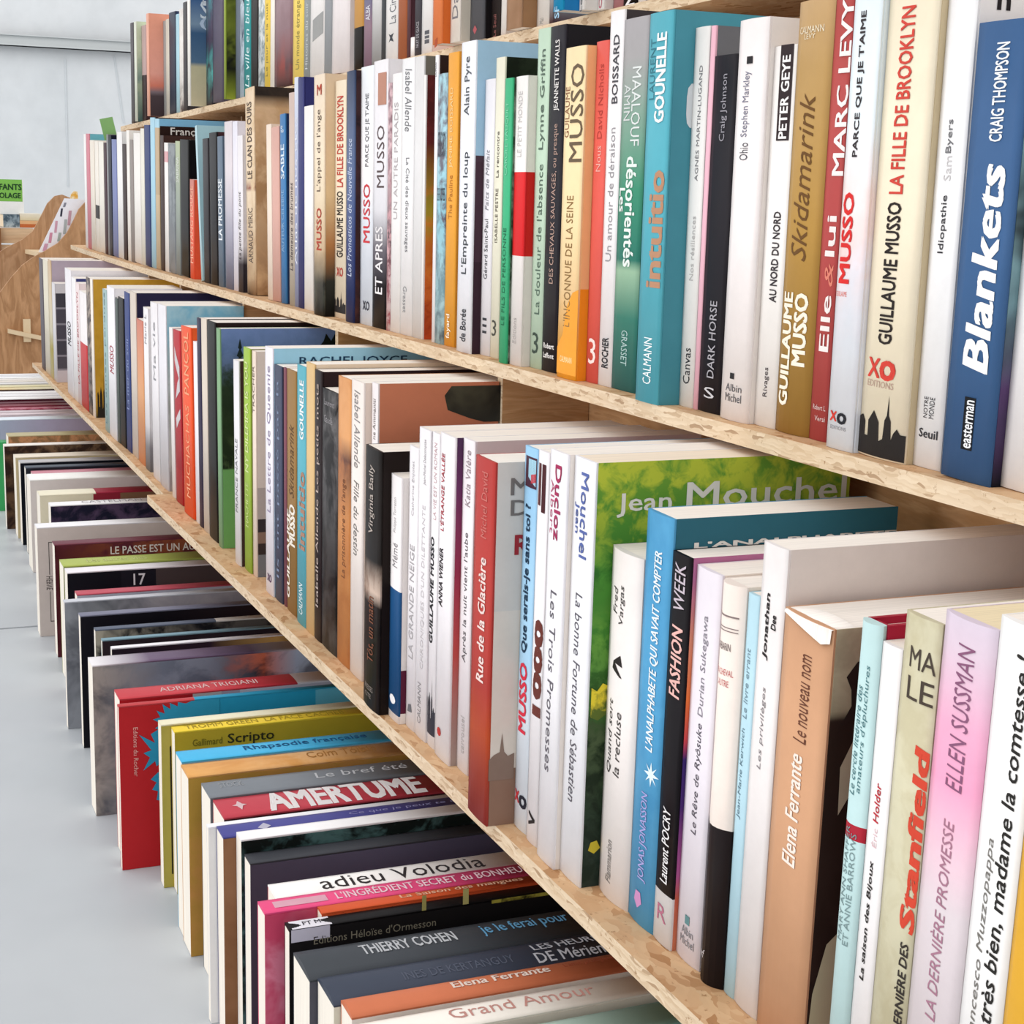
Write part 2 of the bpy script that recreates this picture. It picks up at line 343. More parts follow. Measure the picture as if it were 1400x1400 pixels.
# ------------------------------------------------------------------ topmost shelf, left to right
T = .205
top = [
 B(180, 184.4, None, 33, 'thin dark grey paperback', 'dark grey', '#4a4448'),
 B(184.8, 188, 195, 31, 'pale green picture-covered paperback', 'pale green', '#d8dccb', 'n25:#3f5b5b/#8ea08e@0,#a7b59b/#6f8a86@.35,#c4d0b2/#b3c2a6@.7'),
 B(195, 201, None, 37, 'mauve paperback with brown lower half', 'mauve', 'b:#3c2a2c@0,#b89c98@.48'),
 B(201.5, 205, 224, 20, 'salmon paperback with dark cover foot', 'salmon', '#e6a78e', 'l:#3f3437@0,#4c4044@.2,#7b6c72@.24,#d27a66@.3,#e2a090@.42,#e29a80@1', D=.13),
 B(224.3, 227.5, None, 30, 'thin grey paperback', 'grey', '#9a9a98'),
 B(227.7, 232, None, 28, 'thin cream paperback', 'cream', '#cfc9bb'),
 B(232.3, 241.2, None, 20, 'dark navy paperback with mauve patch', 'dark navy', '#2c3346', 'n20:#2a3040/#5b4854@0,#33405c/#33405c@.6'),
 B(241.5, 245.8, None, 21, 'light blue slim paperback', 'light blue', '#a9cfdb'),
 B(246, 251, None, 14, 'thin white paperback with dark specks', 'speckled white', 'n60:#ddd6cf/#4a3a3a@0,#e6e2dc/#dcd6d0@.3'),
 B(251.3, 256.8, None, 5, 'black-and-grey paperback', 'black-and-grey', '#3c393b'),
 B(257, 260.5, 282, None, 'seaside picture book with large white letters', 'seaside', '#e9e6df', 'l:#c9bfa0@0,#c2b999@.27,#54708c@.3,#3f5f82@.5,#7d95ab@.56,#35598a@.75,#2c4f82@1', zt=.232, D=.15, cx=[("L'", (276, 8), (284, -18), '#dde6ee'), ('S', (273, 26), (284, 2), '#dde6ee'), ('(', (272, 42), (285, 24), '#b9cbe0')]),
 B(282.3, 291, None, None, 'dark paperback with turquoise figure', 'turquoise-figured', 'n22:#2f2230/#3b2a3a@0,#5fb3b0/#2f2c3c@.25,#342c3e/#4a3f50@.45,#5fa9ad/#4f5068@.85', zt=.23),
 B(291.3, 306, None, None, 'thick violet-grey paperback', 'violet-grey', '#5a5364', zt=.228),
 B(306.3, 309, 322, None, 'black and lime leaf-patterned paperback', 'lime-leaf', '#8a9a3a', 'n14:#9aa83a/#7f9030@0,#14160f/#1c1d14@.2,#8f9f38/#121210@.32,#1a1d12/#8a9a3a@.7', zt=.226),
 B(322.3, 328, None, None, 'slate grey slim paperback', 'slate', '#6d7683', zt=.22),
 B(328.2, 333.5, None, None, 'pale blue slim paperback with dark blots', 'pale blue', 'n40:#b4c6d2/#a9bdca@0,#22324c/#c3d0da@.4,#c3d0da/#222c3c@.6', zt=.22),
 B(333.8, 343, None, None, 'teal paperback with white spine lettering', 'teal', '#2f9090', zt=.225, tx=[('La ville en bleu', 120, 0, .25, .8, '#d9ecec', {'s': .2})]),
 B(343.3, 353, None, None, 'black paperback beside a teal one', 'black', '#25201f', zt=.22),
 B(353.3, 361.5, None, None, 'grey-white speckled paperback', 'grey-white', 'n70:#8d9a9c/#dfe2e0@0', zt=.22),
 B(361.8, 369.3, None, None, 'yellow paperback with thin grey lettering', 'yellow', '#ecc94e', zt=.222, tx=[('Le jour et la nuit', 105, 5, .3, .75, '#8a7a3a')]),
 B(369.5, 375, None, None, 'cream slim paperback', 'cream', '#efe6da', zt=.22),
 B(375.3, 400, None, None, 'thick mauve paperback with rust picture', 'mauve', 'n12:#3f2a30/#5d3b3e@0,#a4504a/#6d4c50@.12,#8f7176/#9a7d82@.35,#8e7478/#a08a8e@1', zt=.22),
 B(400.3, 415, None, None, 'bright yellow paperback with grey title', 'bright yellow', '#f0d163', zt=.222, tx=[('Un monde étrange', 96, 2, .3, .75, '#8d8140')]),
 B(415.3, 423.5, None, None, 'grey paperback with faint lettering', 'grey', '#8f9494', zt=.21, tx=[('Histoires du soir', 95, 4, .3, .7, '#c9cccb')]),
 B(423.8, 443, None, None, 'thick white paperback with grey lozenge', 'lozenge', '#e8e4e1', zt=.222, tx=[('*lozenge', 58, 18, .2, 1.0, '#9a9a98', {'p': [[(0, 0), (.9, .25), (.9, 1), (0, .75)]]})]),
 B(443.3, 453.3, None, None, 'mid grey plain paperback', 'mid grey', '#94979a', zt=.222),
 B(453.6, 478, None, None, 'very thick white paperback', 'very thick white', '#ece4e3', zt=.225, b=.002),
 B(484, 497, None, None, 'ochre paperback with black foot', 'ochre', 'b:#15110f@0,#c9944a@.22', 'b:#15110f@0,#b5813f@.22', zt=.215),
 B(497.3, 508, None, None, 'blue-mauve picture paperback', 'blue-mauve', 'l:#8a6f80@0,#9d7f8e@.2,#5d6d8c@.4,#74839d@1', zt=.22, tx=[('ALBA', 28, 8, .3, .8, '#e5e5ea')]),
 B(508.3, 521, None, None, 'light grey-white paperback', 'grey-white', 'l:#9b9b9b@0,#e8e6e4@.4,#eeecea@1', zt=.22),
 B(521.3, 527, None, None, 'thin charcoal paperback', 'thin charcoal', '#44474b', zt=.22),
 B(527.3, 543.5, None, None, 'white paperback with grey title and wood-cut mark', 'white', '#f0eeec', zt=.22, tx=[('La Cin', 33, 0, .35, .85, '#6d7074'), ('*publisher_mark', 58, 46, .3, .7, '#3c3e44', {'p': [[(0, 0), (.4, .2), (1, 0), (.7, .5), (1, 1), (.4, .8), (0, 1), (.3, .5)]]})]),
 B(544, 556, None, None, 'rust-coloured plain paperback', 'rust', '#a9603c', zt=.22),
 B(556.3, 561, None, None, 'thin plum paperback', 'plum', '#5c3b42', zt=.215),
 B(561.3, 566.5, None, 52, 'short thin white booklet', 'short white', '#efeae6'),
 B(566.8, 576, None, None, 'charcoal paperback with grey lettering', 'charcoal', '#46444a', zt=.22, tx=[('NUIT DE GLACE', 65, 30, .3, .7, '#b5b2b5')]),
 B(576.3, 591, None, None, 'white paperback with small black stamp', 'stamped white', '#f2f0ee', zt=.22, tx=[('*publisher_mark', 60, 42, .35, .75, '#55555a', {'p': [[(0, 0), (1, 0), (1, .3), (0, .3)], [(0, .4), (1, .4), (1, .6), (0, .6)], [(0, .7), (1, .7), (1, 1), (0, 1)]]})]),
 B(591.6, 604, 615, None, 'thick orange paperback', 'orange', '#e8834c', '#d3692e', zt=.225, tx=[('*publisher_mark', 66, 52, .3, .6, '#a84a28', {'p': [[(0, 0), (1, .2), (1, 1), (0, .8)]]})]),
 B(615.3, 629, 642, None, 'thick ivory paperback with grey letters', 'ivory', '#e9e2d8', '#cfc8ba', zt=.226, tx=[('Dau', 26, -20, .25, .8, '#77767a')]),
 B(642.5, 662, 671, None, 'thick dark grey paperback with red crest', 'crested grey', '#55565b', '#1a1719', zt=.225, tx=[('*crest', 47, 34, .25, .55, '#a8555a', {'p': [[(.5, 0), (1, .5), (.5, 1), (0, .5)]]})]),
 B(671.3, 684.5, None, None, 'black paperback with faint red lettering', 'red-lettered black', '#2a2322', zt=.22, tx=[('Le Seuil', 50, 20, .3, .6, '#8c5550')]),
 B(684.8, 692, None, None, 'thin white paperback with small foot mark', 'thin white', '#ebe7e2', zt=.22),
 B(692.3, 713, 733, None, 'thick tan and brown wood-toned paperback', 'wood-toned', 'n9:#b08a6c/#9d7655@0', 'n9:#a37b58/#8a6240@0', zt=.225),
 B(733.5, 750.5, None, None, 'thick off-white paperback', 'off-white', '#e9e4dd', zt=.222, tx=[('Mai', 33, 25, .3, .6, '#9a968f')]),
 B(751, 756, None, None, 'thin white and maroon book', 'white and maroon', 'l:#4d2c34@0,#e8ecee@.2,#5a3a46@1', zt=.22),
 B(756.4, 770, 791, None, 'bright blue paperback with purple edge', 'bright blue', '#1f93c4', '#2378b4', zt=.222, tx=[('SF', 25, 9, .25, .7, '#9fc9e4', {'b': .02})]),
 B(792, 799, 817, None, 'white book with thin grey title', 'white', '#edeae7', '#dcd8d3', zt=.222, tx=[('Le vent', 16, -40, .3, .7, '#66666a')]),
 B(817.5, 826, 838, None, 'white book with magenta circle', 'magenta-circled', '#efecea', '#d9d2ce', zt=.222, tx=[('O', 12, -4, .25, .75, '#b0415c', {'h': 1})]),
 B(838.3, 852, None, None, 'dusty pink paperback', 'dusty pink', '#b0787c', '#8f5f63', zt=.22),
 B(852.5, 872, None, None, 'thick black paperback with white letters', 'black', '#171314', zt=.222, tx=[('ME', 9, -25, .2, .8, '#e8e4e4', {'b': .03})]),
 B(872.5, 883, None, None, 'white book above the teal one', 'white', '#edebe8', zt=.222),
 B(883.5, 896, None, None, 'grey and white striped book', 'striped grey', 'l:#8b8d8e@0,#b9babb@1', zt=.222),
 B(896.5, 920, None, None, 'cream book cut off by picture top', 'cream', '#e5ded2', zt=.222),
]
# ------------------------------------------------------------------ second shelf down
mid = [
 B(117.5, 120.5, None, 184, 'thin white end book', 'white', '#efecea'),
 B(120.7, 125.5, None, 184, 'thin rose-pink book', 'rose-pink', '#cf7f8c', '#6fb4c0', D=.12),
 B(125.7, 131.5, None, 193, 'thin cream paperback', 'cream', '#e9e0d2'),
 B(132, 137, None, 194, 'ivory paperback with black marks', 'ivory', 'b:#ece5da@0,#2a2422@.30,#ece5da@.42', ),
 B(137.3, 144, None, 195, 'cream-white paperback', 'cream-white', '#ece7dd'),
 B(144.3, 148, None, 196, 'thin dark maroon book', 'dark maroon', '#3f1f2a'),
 B(148.3, 150.5, None, 184, 'thin grey book with green bookmark', 'bookmarked', '#8d8d90', mark=1),
 B(150.8, 155, None, 185.5, 'thin blue-black book', 'blue-black', '#161a2c'),
 B(155.3, 162, None, 192, 'periwinkle blue book', 'periwinkle', '#7d86b4'),
 B(162.3, 169.4, None, 182, 'white paperback', 'white', '#eceae8'),
 B(169.7, 175, None, 198, 'dark brown book', 'dark brown', '#35211f'),
 B(175.5, 179.5, None, 179, 'white book leaning slightly', 'leaning white', '#eee9e2', th=.03),
 B(180, 184.5, None, 192, 'thin grey-brown book', 'grey-brown', '#8f8580'),
 B(184.8, 194, None, 184, 'white paperback', 'white', '#eeeae4'),
 B(194.3, 199.2, None, 176.6, 'ivory paperback', 'ivory', '#e4e0d3'),
 B(199.5, 207.4, None, 172.5, 'navy book', 'navy', '#2b3a6c'),
 B(207.7, 213.8, None, 162, 'tall pale blue book with dark brown cover', 'pale blue', '#a7cfe0', '#3d2722', D=.158),
 B(214, 219.7, None, 163.5, 'tan speckled book with dark cover lettered white', 'tan', 'b:#cbb391@0,#bda585@.5,#a7cfe0@.94', 'b:#3d2722@0,#3a2420@.5,#2a1815@.88,#7db4d6@.95', D=.158, cx=[('Franç', (232, 187), (265, 176), '#ece6e0', {'b': .01}), ('Be', (235, 199), (262, 188), '#ece6e0', {'b': .01})]),
 B(221, 226, None, 186, 'dark brown book behind', 'brown', '#3d2824'),
 B(226.2, 231.3, None, 196, 'thin white and pink book', 'white and pink', 'b:#eeeae6@0,#d9a5a8@.85,#eeeae6@.93'),
 B(231.6, 241, None, 198, 'grey photographic book', 'grey photo', 'n40:#7d8287/#9a9ea2@0,#8b9094/#6d7277@.5'),
 B(241.3, 247.3, None, 194, 'grey-green book', 'grey-green', 'l:#868d8f@0,#9aa496@.6,#b3bd9c@1', tx=[('SABRINA', 250, 215, .2, .8, '#dfe3dc')]),
 B(247.6, 260, None, 193, 'matt black book', 'matt black', '#0d0b0c'),
 B(260.5, 266, 276, 246, 'orange-red book behind a leaning teal one', 'orange-red', 'l:#ef5a38@0,#e86a55@.6,#c98074@1', '#ee5b3a', nosolve=1, tx=[('MUSTANG ROUGE', 360, 255, .2, .85, '#f7b79b', {'b': .01})]),
 B(275.5, 278, None, 173.5, 'leaning pale teal book', 'leaning pale teal', '#b5d3da', '#a6ccd6', lt=266.5, D=.155),
 B(279.5, 287.5, None, 190, 'charcoal book', 'charcoal', '#2e2b2f'),
 B(288.5, 299, None, 182, 'black book with grey edge', 'grey-edged black', '#171417', 'n20:#171315/#4a2a30@.6'),
 B(299.3, 306.5, None, 187, 'slate-blue book with white lettering', 'slate-blue', '#617284', tx=[('LA PROMESSE', 328, 245, .15, .85, '#e9eef2', {'b': .02})]),
 B(309, 319.5, None, 167, 'lilac-grey book', 'lilac-grey', 'l:#6c6f86@0,#a6a4b5@.3,#d9d0d4@.7'),
 B(320, 326, None, 166.5, 'pale lilac book', 'pale lilac', '#e3e0ea'),
 B(326.3, 333.5, None, 186, 'white book with black foot and slanted title', 'black-footed', 'l:#2e282d@0,#3a343a@.18,#e2dde0@.3,#e8e4e6@1', tx=[('La petite fille du pont', 355, 262, .2, .8, '#33262a', {'s': .2})]),
 B(338.5, 350.5, 366, 122, 'tall old-paper book with singed edges', 'old-paper', 'n40:#3d2a20/#8a6848@0,#d9bd98/#c9a884@.08,#e6d0b2/#dcc2a0@.5,#8a4a38/#d9bd98@.52,#e3ccae/#d5ba96@.56', 'n22:#9a7450/#d7b389@0,#d9b891/#b08a62@.5,#d9b891/#c9a47a@.9,#2c2622/#3a3029@.96', nosolve=1, D=.155, tx=[('LE CLAN DES OURS', 245, 140, .25, .75, '#4a3a34', {'b': .01}), ('ARNAUD MIRIC', 360, 285, .25, .75, '#4a3a34')]),
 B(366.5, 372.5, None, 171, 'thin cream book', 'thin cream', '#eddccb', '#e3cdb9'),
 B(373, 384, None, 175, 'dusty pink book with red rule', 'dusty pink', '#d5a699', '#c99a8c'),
 B(385, 392.5, None, 157, 'mid blue book leaning', 'mid blue', '#3d78ae', '#24355c', tx=[('SABLE', 245, 198, .2, .8, '#dbe8f2', {'b': .02}), ('ge', 182, 172, .25, .75, '#dbe8f2'), ('AUTEUR CELEBRE', 345, 260, .25, .7, '#8fb4d6')]),
 B(396, 403, None, 127.6, 'tall grey-beige book', 'grey-beige', 'l:#b0a898@0,#c3b6a9@.4,#cbb5aa@1', tx=[('La demeure des brumes', 370, 250, .25, .75, '#4b3f42', {'s': .15})]),
 B(403.3, 408, None, 106.4, 'tall thin lavender book', 'lavender', 'l:#8c93b4@0,#a6acc9@.6,#d5dbe8@1', '#2d2f66', tx=[('Atlas de nos étés', 362, 160, .2, .8, '#e8eaf4')]),
 B(408.3, 416, None, 107, 'tall indigo book', 'indigo', '#31346c'),
 B(416.3, 428.5, None, 146, 'shorter white paperback', 'shorter white', '#f0ece8'),
 B(429.6, 444, 457, 104, 'thick sand paperback with a city photo foot', 'sand', 'n30:#16130f/#2c2a22@0,#3a3a34/#5e5e54@.14,#d3b692/#dcbf9b@.28,#e6d3b6/#e3cfb0@.5,#e9d8c2/#e4d1b8@1', 'l:#14110e@0,#33342f@.15,#b57d4c@.3,#e3c496@.5,#e0c8a9@1', tx=[('MUSSO', 342, 285, .3, .75, '#b3432f', {'b': .02}), ("L'appel de l'ange", 262, 150, .3, .75, '#5c4a3a'), ('M', 130, 116, .35, .75, '#b3432f', {'h': 1, 'b': .02})]),
 B(457.5, 472.5, None, 112, 'cream paperback with red capitals and black skyline', 'skyline', '#ecdcc2', '#dcc7a6', tx=[('GUILLAUME MUSSO', 352, 262, .25, .78, '#2c2724', {'b': .02}), ('LA FILLE DE BROOKLYN', 256, 132, .25, .78, '#c4483c', {'b': .02}), ('XO', 378, 366, .25, .8, '#b8463c', {'h': 1, 'b': .03}), ('*skyline', 428, 398, 0, 1, '#2b2624', {'p': 'SKY'})]),
 B(473, 483.8, 491.7, 98.5, 'navy and slate book with white script', 'navy and slate', 'l:#272c52@0,#39477c@.3,#56688f@.6,#4c5976@.85,#33405c@1', 'n30:#2f1d22/#5b352c@0,#3d262a/#24181f@.5', tx=[('Los Pronosticos de Nouvelle France', 378, 190, .25, .75, '#c3cce0', {'s': .2})]),
 B(492, 508.7, None, 93, 'ice-white paperback with red and black capitals', 'ice-white', 'l:#dfe7f2@0,#e2e5ec@.4,#f2ecec@.6,#e9edf0@1', tx=[('MUSSO', 332, 252, .3, .8, '#cf3b42', {'b': .01}), ("PARCE QUE JE T'AIME", 228, 128, .4, .75, '#4a4c52'), ('XO', 424, 412, .3, .8, '#3a3a44', {'h': 1, 'b': .03})]),
 B(509, 527.5, None, 85, 'white paperback fading to black foot', 'fading', 'l:#141014@0,#1d191d@.16,#6d6770@.3,#dcdade@.45,#ece8ea@1', tx=[('MUSSO', 257, 172, .3, .8, '#5a4a4a'), ('ET APRES', 402, 310, .25, .75, '#ece8e8', {'b': .01}), ('*portrait_print', 144, 100, .35, .9, '#b98672', {'p': [[(0, 0), (1, 0), (1, 1), (0, 1)]]})]),
 B(528, 533.3, None, 114, 'thin pink and grey patterned book', 'patterned pink', 'n120:#b8626c/#d9c9c9@0,#5a4a50/#d9a5ab@.4,#d7b6ba/#8f7078@.7'),
 B(533.6, 545, None, 102, 'white book with pale grey title', 'grey-titled white', '#efecea', tx=[('UN AUTRE PARADIS', 300, 140, .3, .7, '#b5aeb0')]),
 B(546.5, 563, None, 82, 'white book with grey italic lettering', 'italic-lettered white', '#eceaea', tx=[('Isabel Allende', 94, 180, .3, .8, '#77777a', {'s': .2}), ('La Cité des dieux sauvages', 216, 345, .35, .7, '#77777a'), ('Grasset', 392, 428, .3, .6, '#8a8a8c')]),
 B(563.3, 575, None, 79, 'light grey book', 'light grey', '#dcdad9', cover='#6d675c'),
 B(575.5, 578, 589.5, 103, 'white-spined book with fiery cover', 'fiery', '#f0ece8', 'n45:#c9502a/#8f2f1c@0,#d9762e/#c2551f@.25,#a8942e/#d78a35@.5,#6e2a28/#54201f@.75', nosolve=1, D=.14),
 B(590, 594, None, 76, 'tall white slim book', 'tall slim white', '#f0eef0', '#2a1c1a', tx=[('DUMAN', 105, 86, .3, .7, '#55555a')]),
 B(594.3, 606.5, None, 102, 'blue halftone-printed book', 'halftone', 'n55:#a8c8d0/#5d6a76@0,#b6dbe2/#7fa5b0@.2,#8fc4d2/#5f5a68@.45,#a9d2dc/#6d6d78@.8', tx=[('SEVERINE CARON', 215, 180, .1, .9, '#3a3a44', {'h': 1}), ('SEVEN COPIES', 275, 257, .1, .9, '#3a3a44', {'h': 1})]),
 B(607, 621, None, 73.6, 'mustard-orange book', 'mustard-orange', '#e9a23a', '#c98a2c', tx=[('fayard', 463, 430, .25, .7, '#fbeed8', {'b': .01}), ('The Pauline', 300, 240, .3, .65, '#b5701c'), ('JANINE BOISSARD', 230, 120, .3, .65, '#f2cf92')]),
 B(624, 643, 655, 59.4, 'tall white book with plain grey title', 'grey-titled tall', '#edeef4', 'b:#3a2630@0,#46303c@.3,#4a3642@.62,#9dbfd6@.64', D=.155, tx=[('Alain Pyre', 158, 78, .3, .75, '#55595e', {'b': .005}), ("L'Empreinte du loup", 375, 208, .3, .75, '#44484e', {'b': .005}), ('de Borée', 467, 423, .3, .7, '#333338', {'b': .01})]),
 B(656, 668.5, None, 109.7, 'off-white slim book', 'off-white', '#e9e6ea', '#4a3d52', tx=[('Gérard Saint-Paul', 382, 300, .3, .65, '#44444a'), ("Faits de Méfait", 288, 205, .3, .65, '#8a8a90', {'s': .2}), ('III', 456, 435, .3, .7, '#3c3c40')]),
 B(669.8, 681.5, None, 80, 'ivory-green book', 'ivory-green', '#e6e2cd', 'n60:#1d2418/#38462c@0,#20281b/#141a10@.6', D=.145, tx=[('ISABELLE PESTRE', 332, 258, .35, .65, '#5a4f42'), ('La rencontre', 243, 180, .35, .65, '#4a4038'), ('3', 460, 438, .25, .75, '#4a4a42', {'h': 1})]),
 B(682, 692, 696, 108, 'emerald green book', 'emerald', '#3fb07c', 'n60:#2a3d2a/#7a8a78@0', tx=[('LE FILS DE PERSONNE', 445, 312, .3, .7, '#1f6b48'), ('CAROLE FAUQUET', 240, 140, .3, .7, '#7fd0a8')]),
 B(696.5, 712, 723.5, 105.7, 'white book with a red band', 'red-banded', 'b:#eae4e0@0,#d8262a@.385,#eeeae6@.675', 'b:#e0dad4@0,#c8231f@.385,#e6e0d8@.675', tx=[('LE PETIT MONDE', 215, 125, .3, .65, '#c9c4c2'), ('Editions', 470, 435, .3, .6, '#b0a8a4')]),
 B(724, 740, None, 41, 'pale sage green book', 'sage green', '#bcd3bc', tx=[('Lynne Griffin', 205, 68, .35, .8, '#5d6e62', {'b': .005}), ("La douleur de l'absence", 430, 225, .35, .75, '#566a5c'), ('3', 484, 455, .25, .75, '#3c4a40', {'h': 1})]),
 B(740.4, 760.3, None, 37.6, 'thick black book with white lettering', 'white-lettered black', '#26242a', '#1b191d', D=.155, tx=[('JEANNETTE WALLS', 152, 55, .4, .75, '#e9e4e0', {'b': .01}), ('DES CHEVAUX SAUVAGES, ou presque', 388, 170, .4, .75, '#b99a8c'), ('Robert', 477, 470, .15, .85, '#eae6e2', {'h': 1, 'b': .02}), ('Laffont', 490, 483, .15, .85, '#eae6e2', {'h': 1, 'b': .02})]),
 B(761, 787, 800, 67, 'peach paperback with hand-drawn letters', 'peach', 'l:#f3a62f@0,#f4b04a@.1,#f2cf9a@.27,#f3d9a8@.5,#f4dcae@1', 'b:#ef9526@0,#f0bb82@.28,#efc091@1', tx=[('MUSSO', 222, 88, .35, .95, '#6b5a46', {'b': .005}), ('GUILAUME', 188, 118, .05, .3, '#8a5a3c', {'b': 0}), ("L'INCONNUE DE LA SEINE", 447, 268, .3, .65, '#8d6c3e'), ('CALMANN', 496, 488, .2, .8, '#fbe6b8', {'h': 1}), ('*dune', 512, 395, 0, 1, '#f0a13a', {'p': [[(0, 0), (1, 0), (1, 1), (.75, .96), (.5, .8), (.3, .45), (0, .3)]]})]),
 B(800.5, 817, None, 58, 'coral red book', 'coral red', '#df5f54', '#c94b42', tx=[('Nous', 235, 200, .35, .7, '#f4b0a4'), ('David Nicholls', 190, 88, .35, .7, '#b8453e'), ('3', 498, 463, .25, .8, '#f7ded8', {'h': 1})]),
 B(817.5, 832.8, None, 17, 'tall white slim book', 'tall white', '#eeeaea', '#3a3436', tx=[('ROCHER', 503, 462, .3, .75, '#2c2c30', {'b': .02}), ('Un amour de déraison', 358, 175, .3, .7, '#9a979a'), ('BOISSARD', 142, 48, .35, .75, '#4b4b50', {'b': .01})]),
 B(836, 868, None, 28, 'thick grey-to-green book', 'grey-to-green', 'l:#356d6c@0,#3f8878@.2,#9ec3a4@.33,#2f7868@.36,#3a8a6c@.55,#7f9e8e@.75,#a5a2a2@.9,#a8a4a6@1', hc=False, tx=[('MAALOUF', 92, 200, .45, .8, '#dfe3e0'), ('AMIN', 115, 165, .12, .4, '#d0d4d2'), ('désorientés', 215, 365, .35, .75, '#e6efe8', {'b': .02}), ('Les', 258, 290, .08, .32, '#e6efe8', {'b': .02}), ('GRASSET', 452, 500, .4, .65, '#a9c4c0')]),
 B(868.5, 899, 927.5, 20, 'thick turquoise book with copper letters', 'turquoise', '#55a9b8', '#4a8f9e', D=.158, cx=[('*pale_tab', (936, 175), (948, 115), '#d8dde0', {'p': [[(.6, 0), (1, 0), (1, 1), (.6, 1), (.15, .9), (0, .7), (0, .3), (.15, .1)]]})], tx=[('GOUNELLE', 168, 46, .4, .78, '#f1f3f2', {'b': .03}), ('LAURENT', 136, 52, .1, .35, '#3a7886'), ('intuitio', 392, 235, .35, .9, '#b98a6c', {'b': .03}), ('CALMANN', 525, 462, .35, .7, '#eef4f4', {'b': 0})]),
 B(928, 947, None, 39, 'white book with thin spaced capitals', 'thin-lettered white', '#e5e3df', tx=[('AGNÈS MARTIN-LUGAND', 248, 90, .42, .68, '#77777a'), ('Nos résiliences', 384, 296, .42, .68, '#b5b2b0'), ('Canvas', 525, 476, .3, .75, '#2c2c30')]),
 B(947.5, 953.5, None, 36, 'light pink book', 'light pink', '#eab5c3', 'b:#6d6d70@0,#8d8d90@1', dy=.0, tx=[]),
 B(954, 984, None, 78, 'thick black book with grey serif lettering', 'serif-lettered black', '#242126', '#1a181b', tx=[('Craig Johnson', 194, 102, .4, .7, '#9a979e'), ('DARK HORSE', 517, 412, .4, .7, '#a9a6ac', {'b': .005}), ('S', 545, 530, .3, .75, '#c9c6c9', {'h': 1})]),
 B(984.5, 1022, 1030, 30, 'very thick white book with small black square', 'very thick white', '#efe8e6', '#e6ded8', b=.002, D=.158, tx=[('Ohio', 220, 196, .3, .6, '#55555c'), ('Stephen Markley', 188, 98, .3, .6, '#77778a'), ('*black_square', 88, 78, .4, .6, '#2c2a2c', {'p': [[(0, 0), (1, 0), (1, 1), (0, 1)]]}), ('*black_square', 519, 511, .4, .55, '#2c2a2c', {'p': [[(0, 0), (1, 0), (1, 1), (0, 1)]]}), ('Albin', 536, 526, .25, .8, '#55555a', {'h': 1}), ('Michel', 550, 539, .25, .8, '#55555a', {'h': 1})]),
 B(1030.6, 1059.5, None, 65, 'white book with author on black label', 'black-labelled', '#efebe7', tx=[('*black_label', 193, 62, .34, .88, '#33282a', {'p': [[(0, 0), (1, 0), (1, 1), (0, 1)]]}), ('PETER GEYE', 190, 77, .45, .78, '#f4f0ee', {'b': .025}), ('AU NORD DU NORD', 413, 290, .45, .75, '#3a3438', {'b': .02}), ('Rivages', 543, 503, .4, .65, '#3a3438')]),
 B(1060, 1105.5, None, 5, 'thick ochre-gold book with brown script', 'ochre-gold', 'l:#a07a3c@0,#b08844@.5,#b5915a@.85,#c3a072@1', '#8f6d38', b=.0025, tx=[('Skidamarink', 358, 128, .25, .7, '#6b4a26', {'s': .35}), ('GUILLAUME', 556, 402, .12, .42, '#f3ead8', {'b': .035}), ('MUSSO', 499, 402, .5, .82, '#f3ead8', {'b': .035}), ('CALMANN', 46, 36, .1, .8, '#e9dcc0', {'h': 1}), ('LEVY', 54, 47, .28, .6, '#e9dcc0', {'h': 1})]),
 B(1106, 1129, None, -25, 'brick red book with white capitals', 'brick red', '#b04a48', tx=[('MARC LEVY', 240, 0, .45, 1.0, '#f2e9e6', {'b': .02}), ('Elle', 480, 405, .35, .85, '#f2e4e0', {'b': .015}), ('&', 392, 360, .4, .85, '#d97f6c', {'s': .2}), ('lui', 350, 296, .35, .85, '#f2e4e0', {'b': .015}), ('Robert L', 561, 554, .2, .9, '#e0c4c0', {'h': 1}), ('Versi', 576, 569, .35, .9, '#e0c4c0', {'h': 1})]),
 B(1129.5, 1165, 1172, -12, 'thick pale pink-and-blue book with red capitals', 'pink-and-blue', 'n14:#dfe6ee/#e6e6ea@0,#e6e2e8/#dfe4ec@.3,#f0cfc8/#e9e2e8@.42,#f2e4e4/#efd2ca@.55,#e2ecf0/#e6eef2@.72', tx=[('MUSSO', 388, 265, .1, .5, '#d8302e', {'b': .03}), ('GUILLAUME', 407, 400, .02, .45, '#e06a5c', {'h': 1}), ("PARCE QUE JE T'AIME", 215, 15, .3, .55, '#3a3436', {'b': .02}), ('X', 578, 565, .12, .38, '#d0392f', {'h': 1, 'b': .03}), ('O', 580, 566, .42, .72, '#26262c', {'h': 1, 'b': .06}), ('EDITIONS', 589, 584, .15, .75, '#8a8a90', {'h': 1})]),
 B(1173, 1236, 1247, -20, 'very thick cream book with red and black capitals', 'very thick cream', '#ece0c6', '#cdbb98', b=.002, tx=[('GUILLAUME MUSSO', 472, 278, .34, .62, '#2b2422', {'b': .02}), ('LA FILLE DE BROOKLYN', 266, 10, .34, .62, '#d0483c', {'b': .02}), ('X', 519, 493, .15, .42, '#cf4338', {'h': 1, 'b': .02}), ('O', 520, 495, .44, .72, '#cf4338', {'h': 1, 'b': .06}), ('EDITIONS', 532, 523, .15, .72, '#b89a8a', {'h': 1}), ('*skyline', 626, 540, 0, 1, '#26211f', {'p': 'SKY'})]),
